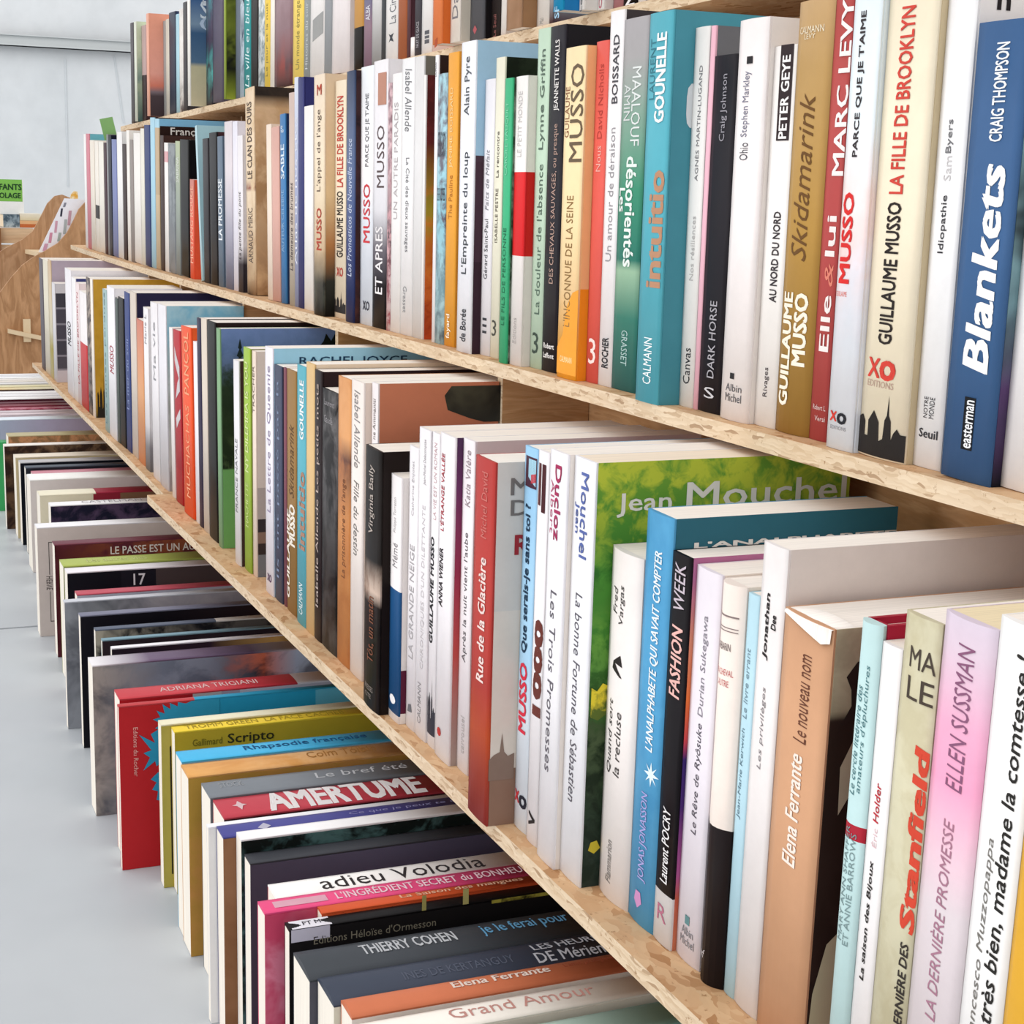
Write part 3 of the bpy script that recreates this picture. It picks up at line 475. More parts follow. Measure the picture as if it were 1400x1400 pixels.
 B(1247.5, 1285, None, -15, 'thick white book with thin black title', 'thin-titled white', '#efeeee', '#ece8e6', D=.158, tx=[('Idiopathie', 347, 268, .35, .6, '#3a3a3e', {'b': .005}), ('Sam', 248, 214, .35, .6, '#c9c6c6'), ('Byers', 210, 164, .35, .6, '#77777a', {'b': .005}), ('Seuil', 600, 588, .2, .85, '#333338', {'h': 1, 'b': .01}), ('NOTRE', 573, 544, .3, .45, '#3a3a3e'), ('MONDE', 573, 544, .5, .68, '#3a3a3e')], cx=[('n', (1358, 14), (1376, -6), '#2a2628', {'b': .02})]),
 B(1286, 1352, 1367, 34, 'very thick blue book with white brush lettering', 'brush-lettered blue', '#3d5f8a', 'n10:#17181f/#3a4a5c@0,#6a4f80/#1b1820@.22,#8fb8c2/#17161c@.4,#9fc8ce/#1c1b22@.6,#17161c/#86aeb8@.8', D=.15, tx=[('Blankets', 508, 228, .3, .78, '#f2f1ef', {'b': .03, 's': .15}), ('CRAIG THOMPSON', 195, 60, .42, .66, '#eceef0', {'b': .02}), ('*black_label', 617, 545, .4, .62, '#17181c', {'p': [[(0, 0), (1, 0), (1, 1), (0, 1)]]}), ('easterman', 614, 549, .43, .6, '#eceef0', {'b': .02})]),
 B(1367.5, 1432, None, -30, 'very thick plain white end book', 'plain white', '#f2f0f0'),
]
# ------------------------------------------------------------------ third shelf down
low = [
 B(57.5, 62.5, None, 353, 'tall thin dark grey end book', 'dark grey', '#5d565e'),
 B(62.8, 69.5, None, 355, 'tall cream book', 'tall cream', '#dcd4c0'),
 B(69.8, 74, None, 354, 'thin olive and tan book', 'olive and tan', 'l:#cfc490@0,#b5a53f@.25,#d3cbb0@.4,#c9ad8c@1', cover='#b5a6b2', D=.158),
 B(74.3, 78.5, 92.5, 386, 'grey book with window-grid photograph', 'window-grid', '#d3d0d4', 'b:#c9c2c8@0,#8f8a94@.12,#55525c@.14,#8a8792@.26,#4a4852@.28,#85828c@.42,#504d58@.44,#8a8892@.58,#4e4b56@.6,#8d8a94@.74,#45434c@.76,#d3d0d4@.9', nosolve=1, D=.10),
 B(93, 101.5, None, 367, 'tall white book with black lettering', 'black-lettered tall white', '#e9e6ea', tx=[('MUSSO', 472, 440, .3, .8, '#2c2c30', {'b': .02})], D=.158),
 B(101.8, 107, None, 379, 'thin white book', 'thin white', '#eceaea', '#3a3f74', D=.155),
 B(107.3, 111.7, None, 386, 'pinkish white book with red lettering', 'pinkish white', 'l:#d9c8c8@0,#ead9d9@1', tx=[('LA FILLE DE BROOKLYN', 525, 400, .3, .7, '#b0444a')]),
 B(112, 121.5, None, 398, 'white over red two-tone book', 'white over red', 'b:#c8383c@0,#efe9e9@.56'),
 B(121.8, 127, None, 379, 'dark brown patterned book', 'brown-patterned', 'n60:#2d2328/#8a7a70@0,#3c3236/#a5968a@.6', '#e6e0da', D=.155),
 B(127.4, 130.5, 144, 381, 'white-spined book with mustard cover', 'mustard', '#efe6dc', 'n30:#2c2a20/#6d6428@0,#c99a36/#bd8f30@.1,#d3a23c/#cc9a35@1', nosolve=1, D=.148, cx=[('*skyline', (134, 576), (146, 510), '#2e2a24', {'p': 'SKY'})]),
 B(144.3, 150, None, 395, 'pale teal book', 'pale teal', '#9fb9b8', tx=[('Les années perdues', 580, 400, .3, .7, '#6d8a8c')]),
 B(150.3, 161, None, 391, 'white book with red title', 'red-titled white', '#eceaee', tx=[('MUSSO', 510, 473, .3, .8, '#a83c4a', {'b': .01})], D=.158),
 B(161.3, 165, None, 407, 'thin dark green-grey book', 'green-grey', '#4d5653'),
 B(165.3, 173.5, None, 406, 'black book', 'black', '#131214'),
 B(173.8, 181, None, 399, 'navy blue book', 'navy', '#33427a', tx=[('La mer du soir', 560, 460, .3, .7, '#8f9cc4')]),
 B(181.4, 189.5, None, 398, 'tan-white book with deep navy cover', 'tan-white', '#d3c6ba', '#262340', D=.158),
 B(189.8, 199.2, None, 436, 'short light orange book', 'light orange', 'l:#d78a5c@0,#dba070@.5,#c97a68@1'),
 B(199.5, 206, None, 420, 'white book with grey photo foot', 'photo-footed white', 'l:#6d6a6c@0,#8f8c90@.15,#e6e2e4@.28,#eeeaea@1', tx=[('Marie L', 470, 430, .3, .7, '#8a8a90')]),
 B(210, 219.5, None, 412, 'tall white book', 'tall white', '#e8e4e6', tx=[('Ma vie', 520, 440, .35, .7, '#9a9a9e')]),
 B(220, 231, None, 414.6, 'tall grey-white book with seaside cover', 'grey-white', 'l:#cfcbd0@0,#dcdadf@.5,#e6e2e6@1', 'n25:#c4b8b0/#9a8f90@0,#b8c0c0/#a8aca4@.6,#79b3cc/#9cc4d2@.9', D=.155),
 B(236, 240.5, None, 447, 'leaning thin white book', 'leaning white', '#ece6e4'),
 B(241.5, 251.5, None, 450, 'crimson book with slanting grey shapes', 'crimson', 'b:#b3222c@0,#a81f2a@.2,#b3222c@.8', hc=False, tx=[('*slanting_shape', 600, 468, .2, .9, '#cfc6c8', {'p': [[(0, .8), (.9, .6), (.9, .75), (0, .95)], [(.1, .4), (.9, .5), (.9, .66), (.5, .58)], [(.2, .1), (.9, .22), (.9, .32), (.1, .2)]]})]),
 B(252.5, 268, None, 444.6, 'thick bright orange-red book', 'bright orange', '#e9552a', '#ee6230', tx=[('PANCOL', 540, 455, .3, .75, '#f2a37c', {'b': .01}), ('MUCHACHAS', 680, 555, .35, .7, '#f2a37c')]),
 B(268.5, 273, None, 466, 'short thin white book', 'short thin white', '#ece8ec'),
 B(273.3, 278.7, None, 434, 'thin deep purple book', 'deep purple', '#2b2440'),
 B(279, 286.5, None, 434, 'cream-edged boxed book', 'cream-edged', 'l:#cfc3b6@0,#d9ccbd@1', '#2e2022', D=.158),
 B(287, 299, None, 437.5, 'thick black book with brown cover', 'thick black', '#141110', 'b:#171212@0,#2a1c1a@.9', D=.158),
 B(299.5, 304.5, 320.7, 448, 'green book with forest photograph', 'forest', '#7fa57c', 'n45:#6da35c/#6da35c@0,#6da35c/#6da35c@.362,#1f2a18/#4c5f38@.368,#28361f/#141c10@.6,#223020/#2c3c26@.74,#31402e/#5a6c88@.84,#5c7398/#667ea6@.9,#6d86b4/#7088b8@1', nosolve=1, D=.158, cx=[('*fir_tree', (322, 500), (335, 463), '#1d2a26', {'p': [[(.42, 0), (.58, 0), (1, .05), (.62, .3), (.85, .35), (.58, .6), (.7, .65), (.5, 1), (.3, .65), (.42, .6), (.15, .35), (.38, .3), (0, .05)]]}), ('*fir_tree', (436, 475), (470, 454), '#141d18', {'p': [[(0, 0), (1, 0), (1, .6), (.8, .4), (.7, 1), (.5, .4), (.3, .9), (.2, .4)]]})]),
 B(322, 329.5, None, 491, 'thin white book', 'thin white', '#e3e1e3', '#4a3430', tx=[('FRANCE NAVALE', 700, 600, .3, .7, '#7a7a7e')]),
 B(335, 345.7, None, 474, 'lime green book', 'lime green', '#9bbb45', '#7a7a3a', tx=[('NY DILEMMA IS YOU', 645, 495, .3, .75, '#dbe8a4', {'b': .01}), ('HACHETTE', 720, 660, .3, .7, '#c9d98a')]),
 B(346.5, 351.5, 363.5, 479, 'beige book with wedge of grey cover', 'beige', '#e6d5c6', 'b:#77787c@0,#3d3230@.1,#8a6f60@.15,#3a3234@.2,#b5a8a0@.26,#d9cabd@.4', nosolve=1, tx=[('TRACHER', 565, 500, .3, .75, '#7a6a60')], D=.13),
 B(364, 376, None, 473, 'white book with sky-blue cover', 'sky-blue-covered', '#e9e6ee', 'l:#8fc0d8@0,#8cc0da@.8,#9ccbe0@1', D=.158, cx=[('RACHEL JOYCE', (409, 502), (556, 486), '#20405c', {'b': .01})], tx=[('La Lettre de Queenie', 700, 500, .3, .8, '#9a8fa8', {'b': 0}), ('XO', 795, 785, .3, .8, '#5a3a5a', {'h': 1, 'b': .03})]),
 B(376.3, 388.3, None, 498, 'slate-navy book', 'slate-navy', '#44495e', '#3a3d52', tx=[('Ils ont passé par la', 790, 520, .35, .7, '#7d8aa4')]),
 B(388.6, 392.5, None, 502, 'thin maroon book', 'maroon', '#7a4652'),
 B(393, 406, None, 503.6, 'brown-gold book with white capitals', 'brown-gold', '#94703f', '#7a5c34', tx=[('MUSSO', 745, 690, .35, .85, '#efe6d8', {'b': .04}), ('GUILLAUME', 820, 700, .02, .35, '#efe6d8', {'b': .03}), ('Skidamarink', 680, 580, .3, .75, '#5c4022', {'s': .3})]),
 B(406.4, 418.3, None, 498, 'turquoise book with copper letters', 'turquoise', '#5aa9b8', '#4a8f9e', tx=[('GOUNELLE', 600, 520, .4, .8, '#eef2f2', {'b': .03}), ('intuitio', 750, 645, .35, .9, '#a9806c', {'b': .03}), ('CALMANN', 840, 798, .3, .7, '#e2eeee')]),
 B(418.6, 429.7, None, 494.6, 'sand-coloured plain book', 'sand', '#d6b480', '#e0ccb4', D=.158),
 B(430, 439.7, None, 505, 'tall thin black book with cream edges', 'thin black', '#241a1c', '#2a1c1e', D=.158, tx=[('Isabelle Allende Les petits mots', 830, 525, .3, .75, '#b5a59c', {'b': .005})]),
 B(440, 460.5, None, 530, 'black book with grey smoke photograph', 'smoky black', 'n30:#1e1b1c/#4d4a4a@0,#171415/#3a3636@.4,#1b1819/#5d5a5a@.75', '#171314', tx=[('Laurent', 556, 548, .15, .8, '#9a9698', {'h': 1}), ('Gaudé', 580, 570, .15, .7, '#9a9698', {'h': 1})]),
 B(461, 478, None, 513.6, 'orange-brown book with framed picture', 'orange-brown', 'n25:#c5814a/#b87442@0,#cf8e55/#c07c46@.5,#5d3a30/#a86c44@.72,#d99c66/#cf8f58@.8', '#c99a70', tx=[("La prisonnière de l'ange", 790, 655, .35, .7, '#7a4a2c')]),
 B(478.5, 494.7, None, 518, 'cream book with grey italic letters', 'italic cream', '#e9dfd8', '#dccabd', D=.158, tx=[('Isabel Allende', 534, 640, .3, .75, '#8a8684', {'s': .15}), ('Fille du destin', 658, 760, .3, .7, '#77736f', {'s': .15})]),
 B(495, 497.5, None, 522, 'tall white book with terracotta cover', 'terracotta-covered', '#e9e2e2', '#c4785a', D=.158, abut=505, W=.0155, tx=[('ne Ammaniti', 600, 545, .35, .75, '#77706c')], cx=[('*dark_figure', (606, 578), (697, 526), 'n16:#2c2a28/#3a3a34@0,#4a4638/#1d1b1a@.5', {'p': [[(0, .75), (.05, .35), (.4, .1), (.6, 0), (1, 0), (1, 1), (.1, 1)]]})]),
 B(497, 518, 530, 608, 'thick short black book with pearl photo', 'pearl-photo black', 'n30:#15110f/#1c1715@0,#1a1513/#241d1a@.41,#8a6a58/#d0b9a8@.46,#1c1614/#15110f@.58', '#1e1614', by=964, th=.014, b=.0015, tx=[('Virginia Baily', 730, 636, .35, .7, '#b5a9a0', {'b': .005}), ('Tôt, un matin', 905, 815, .35, .75, '#7a4a34', {'b': .01}), ('PRESSES', 945, 938, .2, .7, '#8a8078', {'h': 1}), ('CITE', 955, 949, .2, .6, '#8a8078', {'h': 1})]),
 B(531, 545, 554, 647, 'short book, white above dark blue', 'white-and-blue', 'b:#efe9e6@0,#1f5080@.03,#efebea@.54', 'b:#e9e2dd@0,#5a2038@.04,#e2dcd8@.22,#e9e5e2@1', by=979, tx=[('Mémé', 775, 742, .3, .75, '#8d8a8c'), ('Philippe Torreton', 728, 680, .35, .65, '#b5b2b2'), ('*round_mark', 963, 950, .2, .75, '#eceaea', {'p': [[(.5, 0), (.85, .15), (1, .5), (.85, .85), (.5, 1), (.15, .85), (0, .5), (.15, .15)]]})]),
 B(554.5, 566.7, None, 608, 'white book with grey small capitals', 'grey-capitalled white', '#eae6e8', tx=[('LA GRANDE NEIGE', 900, 745, .3, .75, '#a8a4a6'), ('Catherine Enjolet', 705, 630, .4, .7, '#b5b2b4'), ('*small_seal', 975, 962, .3, .75, '#66666a', {'p': [[(0, 0), (1, .2), (.8, 1), (.2, .8)]]})], by=990),
 B(567, 583.7, None, 583.5, 'tall white book with faint title', 'faint-titled white', '#ece8ea', tx=[("CHRONIQUES D'UN DILETTANTE", 915, 690, .45, .75, '#cdc8ca'), ('Jean-Michel Delacomptée', 662, 600, .5, .75, '#9a9698'), ('CALMANN', 990, 935, .3, .6, '#8a8688')], by=1002),
 B(584, 594, None, 590, 'white book with bold black name and spire print', 'spire-printed', '#eeeaec', tx=[('GUILLAUME MUSSO', 880, 735, .15, .6, '#26262a', {'b': .03}), ('LA VIE EST UN ROMAN', 710, 605, .4, .75, '#c9a8aa'), ('*skyline', 1005, 925, 0, 1, '#33313a', {'p': 'SKY'})], by=1016),
 B(594.3, 613.5, 623.5, 591, 'white book with purple-red side', 'purple-red-sided', '#eeeaec', 'l:#a89a94@0,#b0847c@.15,#c2504c@.35,#9a3450@.6,#6a3460@.85,#4a3050@1', tx=[('ANNA WIENER', 832, 752, .12, .4, '#2a2628', {'b': .02}), ("L'ÉTRANGE VALLÉE", 728, 622, .12, .4, '#b8424c', {'b': .01}), ('*round_mark', 1010, 998, .2, .5, '#b0302c', {'p': [[(.5, 0), (.85, .15), (1, .5), (.85, .85), (.5, 1), (.15, .85), (0, .5), (.15, .15)]]})], by=1030),
 B(624, 639.3, None, 598, 'white book with grey serif title', 'serif-titled white', '#ece6e8', '#d3c4c2', D=.158, tx=[("Après la nuit vient l'aube", 905, 728, .35, .75, '#5d585c', {'b': 0}), ('Katia Valère', 692, 615, .35, .75, '#9a8a90', {'s': .1}), ('carrousel', 1030, 980, .4, .7, '#b0aaa8')]),
 B(639.6, 665, 702, 622, 'brick red book with church print cover', 'church-print', 'l:#9c3a36@0,#b34a36@.15,#c4522e@.25,#b03c34@.38,#b23a36@1', 'b:#8d7060@0,#d9cfc4@.16,#cfc9c2@.6,#c6c2ba@1', by=1081, tx=[('Rue de la Glacière', 931, 762, .35, .7, '#f0d8d2', {'b': .02}), ('Michel David', 735, 645, .4, .68, '#c97068')], cx=[('M', (696, 676), (722, 652), '#77706c', {'b': .01}), ('D', (696, 704), (722, 682), '#77706c', {'b': .01}), ('R', (702, 757), (722, 730), '#a03038', {'b': .03}), ('*church_print', (667, 1068), (703, 1000), '#8a7468', {'p': [[(0, 0), (1, 0), (1, .55), (.75, .5), (.6, .6), (.5, 1), (.42, .6), (.2, .55), (0, .45)]]})]),
 B(702.5, 719.3, None, 609, 'sky blue book with small framed picture', 'sky blue', 'l:#e6ebf2@0,#e0e9f2@.3,#a9d0ea@.45,#98c8ea@1', '#e2dcd6', by=1126, tx=[('MUSSO', 1002, 908, .2, .75, '#d63046', {'b': .03}), ('Que serais-je sans toi ?', 893, 690, .25, .75, '#1f3850', {'b': .025}), ('X', 1100, 1085, .1, .45, '#c4323a', {'h': 1, 'b': .04}), ('O', 1103, 1087, .5, .95, '#2a2a34', {'h': 1, 'b': .06}), ('*framed_picture', 666, 624, .15, .95, '#4a2a3a', {'p': [[(0, 0), (1, 0), (1, 1), (0, 1)]]}), ('*framed_sky', 663, 627, .4, .9, '#a8d4e6', {'p': [[(0, .3), (1, 0), (1, 1), (0, 1)]]}), ('*red_shape', 660, 645, .6, .9, '#c4303a', {'p': [[(0, 0), (1, .2), (1, 1), (0, .8)]]})]),
 B(719.6, 733.5, None, 614.6, 'white book with brown capitals and stripes', 'striped-top white', '#eeeaec', '#e9e0d8', by=1146, tx=[('*brown_bar', 692, 634, .15, .4, '#5a2c2c', {'p': [[(0, 0), (1, 0), (1, 1), (0, 1)]]}), ('*brown_bar', 700, 634, .5, .8, '#4a2226', {'p': [[(0, 0), (1, 0), (1, 1), (0, 1)]]}), ('1000', 975, 850, .3, .95, '#6a342c', {'b': .05}), ('>', 1130, 1112, .3, .8, '#2c2626', {'h': 1, 'b': .02})]),
 B(734, 764.5, None, 613.6, 'thick white book with crimson name', 'crimson-named white', '#efedf0', '#e9e0d8', by=1168, D=.155, tx=[('Ducloz', 636, 738, .4, .72, '#a8325c', {'b': .02}), ('Albert', 658, 732, .14, .36, '#b85a78', {'b': 0}), ('Les Trois Promesses', 808, 1056, .35, .68, '#66626a', {'s': .05})]),
 B(765, 792.2, 818, 623, 'thick white book with flowery garden cover', 'garden-covered', '#eeeef2', 'n85:#2e3a34/#223028@0,#2c3c2c/#1f2a1e@.2,#4a5a3c/#20301c@.36,#2a4420/#4e7c3c@.45,#3f7a2e/#62983c@.6,#4a8a34/#2f6a28@.75,#9ab03a/#4f8a34@.86,#b8c440/#6a9a38@.95', by=1195, D=.154, pages='#f3e4cf', tx=[('Mouchel', 646, 762, .42, .74, '#5a6aa8', {'b': .01}), ('Jean', 690, 732, .14, .36, '#5a6aa8', {'b': .01}), ('La bonne Fortune de Sébastien', 812, 1098, .34, .66, '#5d5a62', {'s': .1})], cx=[('Jean', (839, 706), (914, 670), '#e6e2d8', {'b': .01}), ('Mouchel', (934, 694), (1152, 648), '#e6e2d8', {'b': .01}), ('*yellow_flowers', (805, 985), (832, 932), 'n90:#e0cc3a/#5a6a2c@0', {'p': [[(0, .1), (.4, 0), (1, .2), (1, .9), (.6, 1), (.3, .8), (0, .9)]]}), ('*yellow_flower', (803, 1168), (820, 1148), '#c9b83a', {'p': [[(0, .3), (.5, 0), (1, .4), (.7, 1), (.2, .9)]]})]),
 B(818.5, 858.5, None, 746, 'thick short off-white book with two-line title', 'short off-white', '#ebe4e0', '#bdb8c0', by=1211, b=.003, D=.13, tx=[('Quand sort', 1062, 960, .22, .4, '#44403e', {'s': .15}), ('la recluse', 1060, 972, .48, .66, '#44403e', {'s': .15}), ('Fred', 842, 806, .22, .38, '#44403e', {'s': .15}), ('Vargas', 854, 800, .45, .62, '#44403e', {'s': .15}), ('Flammarion', 1208, 1150, .38, .55, '#77736f', {'s': .2}), ('*black_flag', 925, 895, .3, .62, '#2a2422', {'p': [[(0, .25), (.8, 0), (1, 0), (.25, .55), (1, .5), (.8, 1), (.1, .6)]]})]),
 B(859, 892.2, None, 696, 'thick blue book with white slanted capitals', 'slant-lettered blue', 'n20:#559fca/#4a93c0@0', '#2f6474', by=1248, D=.128, b=.0015, tx=[("L'ANALPHABETE QUI SAVAIT COMPTER", 1025, 752, .45, .75, '#eaf2f6', {'b': .02, 's': .15}), ('*starburst', 1072, 1038, .45, .95, '#dff0f6', {'p': [[(.5, 0), (.58, .35), (.85, .15), (.65, .42), (1, .5), (.65, .58), (.85, .85), (.58, .65), (.5, 1), (.42, .65), (.15, .85), (.35, .58), (0, .5), (.35, .42), (.15, .15), (.42, .35)]]}), ('JONAS JONASSON', 1205, 1085, .4, .7, '#a9a4d8', {'b': .01}), ('*pink_flower', 1245, 1222, .3, .6, '#c48ab8', {'p': [[(.5, 0), (1, .4), (.8, 1), (.2, 1), (0, .4)]]})], cx=[("L'ANALPHABETE", (944, 747), (1218, 722), '#e4e0da', {'b': .03})]),
 B(892.7, 916, 923.5, 753, 'black book with neon capitals', 'neon-lettered black', 'b:#e4e2e2@0,#141014@.135', 'l:#c97a5c@0,#c2604a@.14,#b05a90@.2,#4a2c70@.38,#3c2a6c@.5,#d04a50@.55,#e8763c@.65,#d88a70@.8,#b06a90@.95', by=1278, tx=[('FASHION', 952, 856, .25, .8, '#eab8b0', {'b': .02, 's': .1}), ('WEEK', 834, 770, .25, .8, '#c9bcc6', {'b': .005, 's': .1}), ('Laurent POCRY', 1208, 1106, .3, .7, '#eceaea', {'b': .01, 's': .1}), ('R', 1262, 1240, .25, .75, '#b06a80', {'h': 1})]),
 B(924, 959.5, None, 772.5, 'thick lilac-white book with grey title', 'lilac-white', '#e6dfe6', '#e9dcd0', by=1300, b=.0015, tx=[('Le Rêve de Ryôsuke', 1140, 988, .45, .7, '#55505a', {'s': .15}), ('Durian Sukegawa', 978, 840, .45, .7, '#8a868e', {'s': .05}), ('*grey_square', 1266, 1254, .42, .6, '#5d8284', {'p': [[(0, 0), (1, 0), (1, 1), (0, 1)]]}), ('Albin', 1281, 1270, .3, .75, '#77777c', {'h': 1}), ('Michel', 1295, 1284, .25, .8, '#77777c', {'h': 1})]),
 B(960, 989, None, 791, 'round-spined book, ivory above black', 'ivory-and-black', 'b:#211a1b@0,#211a1b@.4,#f1e4da@.405', '#e6dccf', by=1329, b=.005, tx=[('*double_rule', 860, 838, .1, .9, '#8a7a78', {'p': [[(0, .9), (1, .9), (1, 1), (0, 1)], [(0, .2), (1, .2), (1, .26), (0, .26)], [(0, 0), (1, 0), (1, .06), (0, .06)]]}), ('BARBARIN', 886, 876, .2, .75, '#5d4a4a', {'h': 1}), ("D'UN CHEVAL", 920, 911, .12, .85, '#c46a6a', {'h': 1}), ("L'AUTRE", 935, 926, .3, .75, '#c46a6a', {'h': 1}), ('nrf', 1312, 1300, .2, .5, '#cfc6c6', {'h': 1, 's': .3})]),
 B(989.5, 1003, None, 809.5, 'slim pale blue book', 'slim pale blue', '#b6d8e4', '#9cc4d6', by=1354, tx=[('Jean-Marie Kerwich', 1120, 996, .25, .6, '#5d7a88', {'s': .1}), ('Le livre errant', 982, 886, .25, .6, '#77909c', {'s': .1})]),
 B(1003.5, 1034, None, 740, 'tall white book with bold black script', 'bold-scripted white', '#e9e3e1', '#ddd3cc', by=1368, D=.158, b=.001, tx=[('Jonathan', 902, 812, .3, .52, '#2a2626', {'b': .025, 's': .1}), ('Dee', 858, 838, .58, .75, '#2a2626', {'b': .025, 's': .1}), ('Les privilèges', 1052, 940, .38, .58, '#8d888a', {'s': .1})]),
 B(1034.5, (1099, 1400), None, 832, 'thick tan book with sepia portrait cover', 'tan', '#cd9c78', 'n30:#2a1f1c/#3a2c26@0,#32261f/#2a201c@.8,#a39a80/#8a8268@.82,#b5ac90/#a39a80@.9', D=.128, b=.002, curl=1, cx=[('*dark_hair', (1141, 990), (1186, 896), '#2e2420', {'p': [[(0, 0), (.35, .3), (.3, .55), (.1, .75), (.45, .97), (1, 1), (1, .0), (.5, .1)]]}), ('*pale_neck', (1138, 1112), (1186, 960), '#b5ac92', {'p': [[(.05, 0), (0, .45), (.5, .75), (1, 1), (1, .45)]]}), ('*pale_ear', (1163, 965), (1176, 934), '#c4b8a0', {'p': [[(.3, 0), (.8, .2), (1, .7), (.6, 1), (.1, .7)]]}), ('*pale_sleeve', (1100, 1440), (1146, 1270), '#bdb898', {'p': [[(0, 0), (.1, .5), (.5, .9), (1, 1), (1, 0)]]})], tx=[('Elena Ferrante', 1182, 1030, .38, .64, '#f4e6da', {'b': .02, 's': .08}), ('Le nouveau nom', 1012, 892, .42, .68, '#6a4030', {'s': .08})]),
 B((1132.8, 1400), (1160, 1400), None, 845, 'hardback in aqua jacket with crimson bands', 'aqua', 'b:#bfdcdc@0,#bfdcdc@.5,#a82434@.56,#bfdcdc@.59', '#a51e38', hc='#a51e38', back='#a51e38', b=.003, D=.13, tx=[('MARY ANN SHAFFER', 1286, 1128, .3, .52, '#7d9496'), ('ET ANNIE BARROWS', 1290, 1136, .58, .78, '#7d9496'), ("Le cercle littéraire des", 1085, 935, .3, .55, '#4d7a80', {'s': .2}), ("amateurs d'épluchures", 1080, 905, .6, .8, '#4d7a80', {'s': .2})]),
 B((1160.5, 1400), (1187, 1400), None, 877, 'slim white book with red and black lettering', 'red-and-black-lettered', '#efebea', tx=[('La saison des Bijoux', 1342, 1178, .35, .62, '#33302e', {'b': .015, 's': .1}), ('Éric', 1158, 1132, .35, .62, '#e0c0c4'), ('Holder', 1124, 1070, .35, .62, '#c4303c', {'b': .01, 's': .1})]),
 B((1187.5, 1400), (1235.5, 1400), None, 835, 'thick khaki speckled book with red lettering', 'khaki', 'n50:#cfc9ac/#c4bc9c@0', '#b5ad8c', b=.002, D=.13, tx=[('Stanfield', 1262, 1015, .68, .98, '#d24a36', {'b': .04, 's': .1}), ('DERNIÈRE DES', 1405, 1280, .7, .92, '#3a3430', {'b': .02, 's': .1}), ('MA', 913, 884, .3, .95, '#4a4038', {'h': 1}), ('LE', 956, 925, .3, .95, '#4a4038', {'h': 1})]),
 B((1236, 1400), (1305.5, 1400), None, 835, 'very thick pink and lilac book', 'pink and lilac', 'l:#dbd3d4@0,#dcd0d4@.5,#e7c3d0@.6,#ea9fbe@.72,#e6a8c4@.82,#dcc8d6@.95,#d8cad8@1', '#e6dcc4', b=.003, pages='#ecdcb8', D=.13, tx=[('LA DERNIÈRE PROMESSE', 1392, 1118, .42, .66, '#a8788c', {'s': .15}), ('ELLEN SUSSMAN', 1076, 878, .42, .72, '#8a5a78', {'s': .15})]),
 B((1306, 1400), (1364, 1400), None, 842, 'very thick white book with big black italics', 'big-italic white', '#f2f1ef', b=.002, tx=[('Francesco Muzzopappa', 1440, 1148, .3, .52, '#77746f', {'s': .15}), ('très bien, madame la comtesse !', 1392, 890, .55, .85, '#2c2a28', {'b': .01, 's': .15})]),
 B((1364.5, 1400), (1420, 1400), None, 1010, 'shorter mustard yellow end book', 'mustard yellow', '#d9a436', '#c9922c', b=.002),
]
SKY = [[(0, 0), (1, 0), (1, .42), (.9, .42), (.84, .5), (.78, .42), (.74, .3), (.72, .6), (.68, .68), (.66, 1), (.64, .68), (.6, .6), (.58, .3), (.5, .25), (.48, .55), (.36, .72), (.24, .55), (.24, .3), (.16, .3), (.16, .52), (.08, .62), (0, .58)]]
for rows_ in (top, mid, low):
    for r in rows_:
        for key in ('tx', 'cx'):
            for q in r.get(key, ()):
                if len(q) > 4 and isinstance(q[-1], dict) and q[-1].get('p') == 'SKY': q[-1]['p'] = SKY
upright('top', top); upright('mid', mid); upright('low', low)
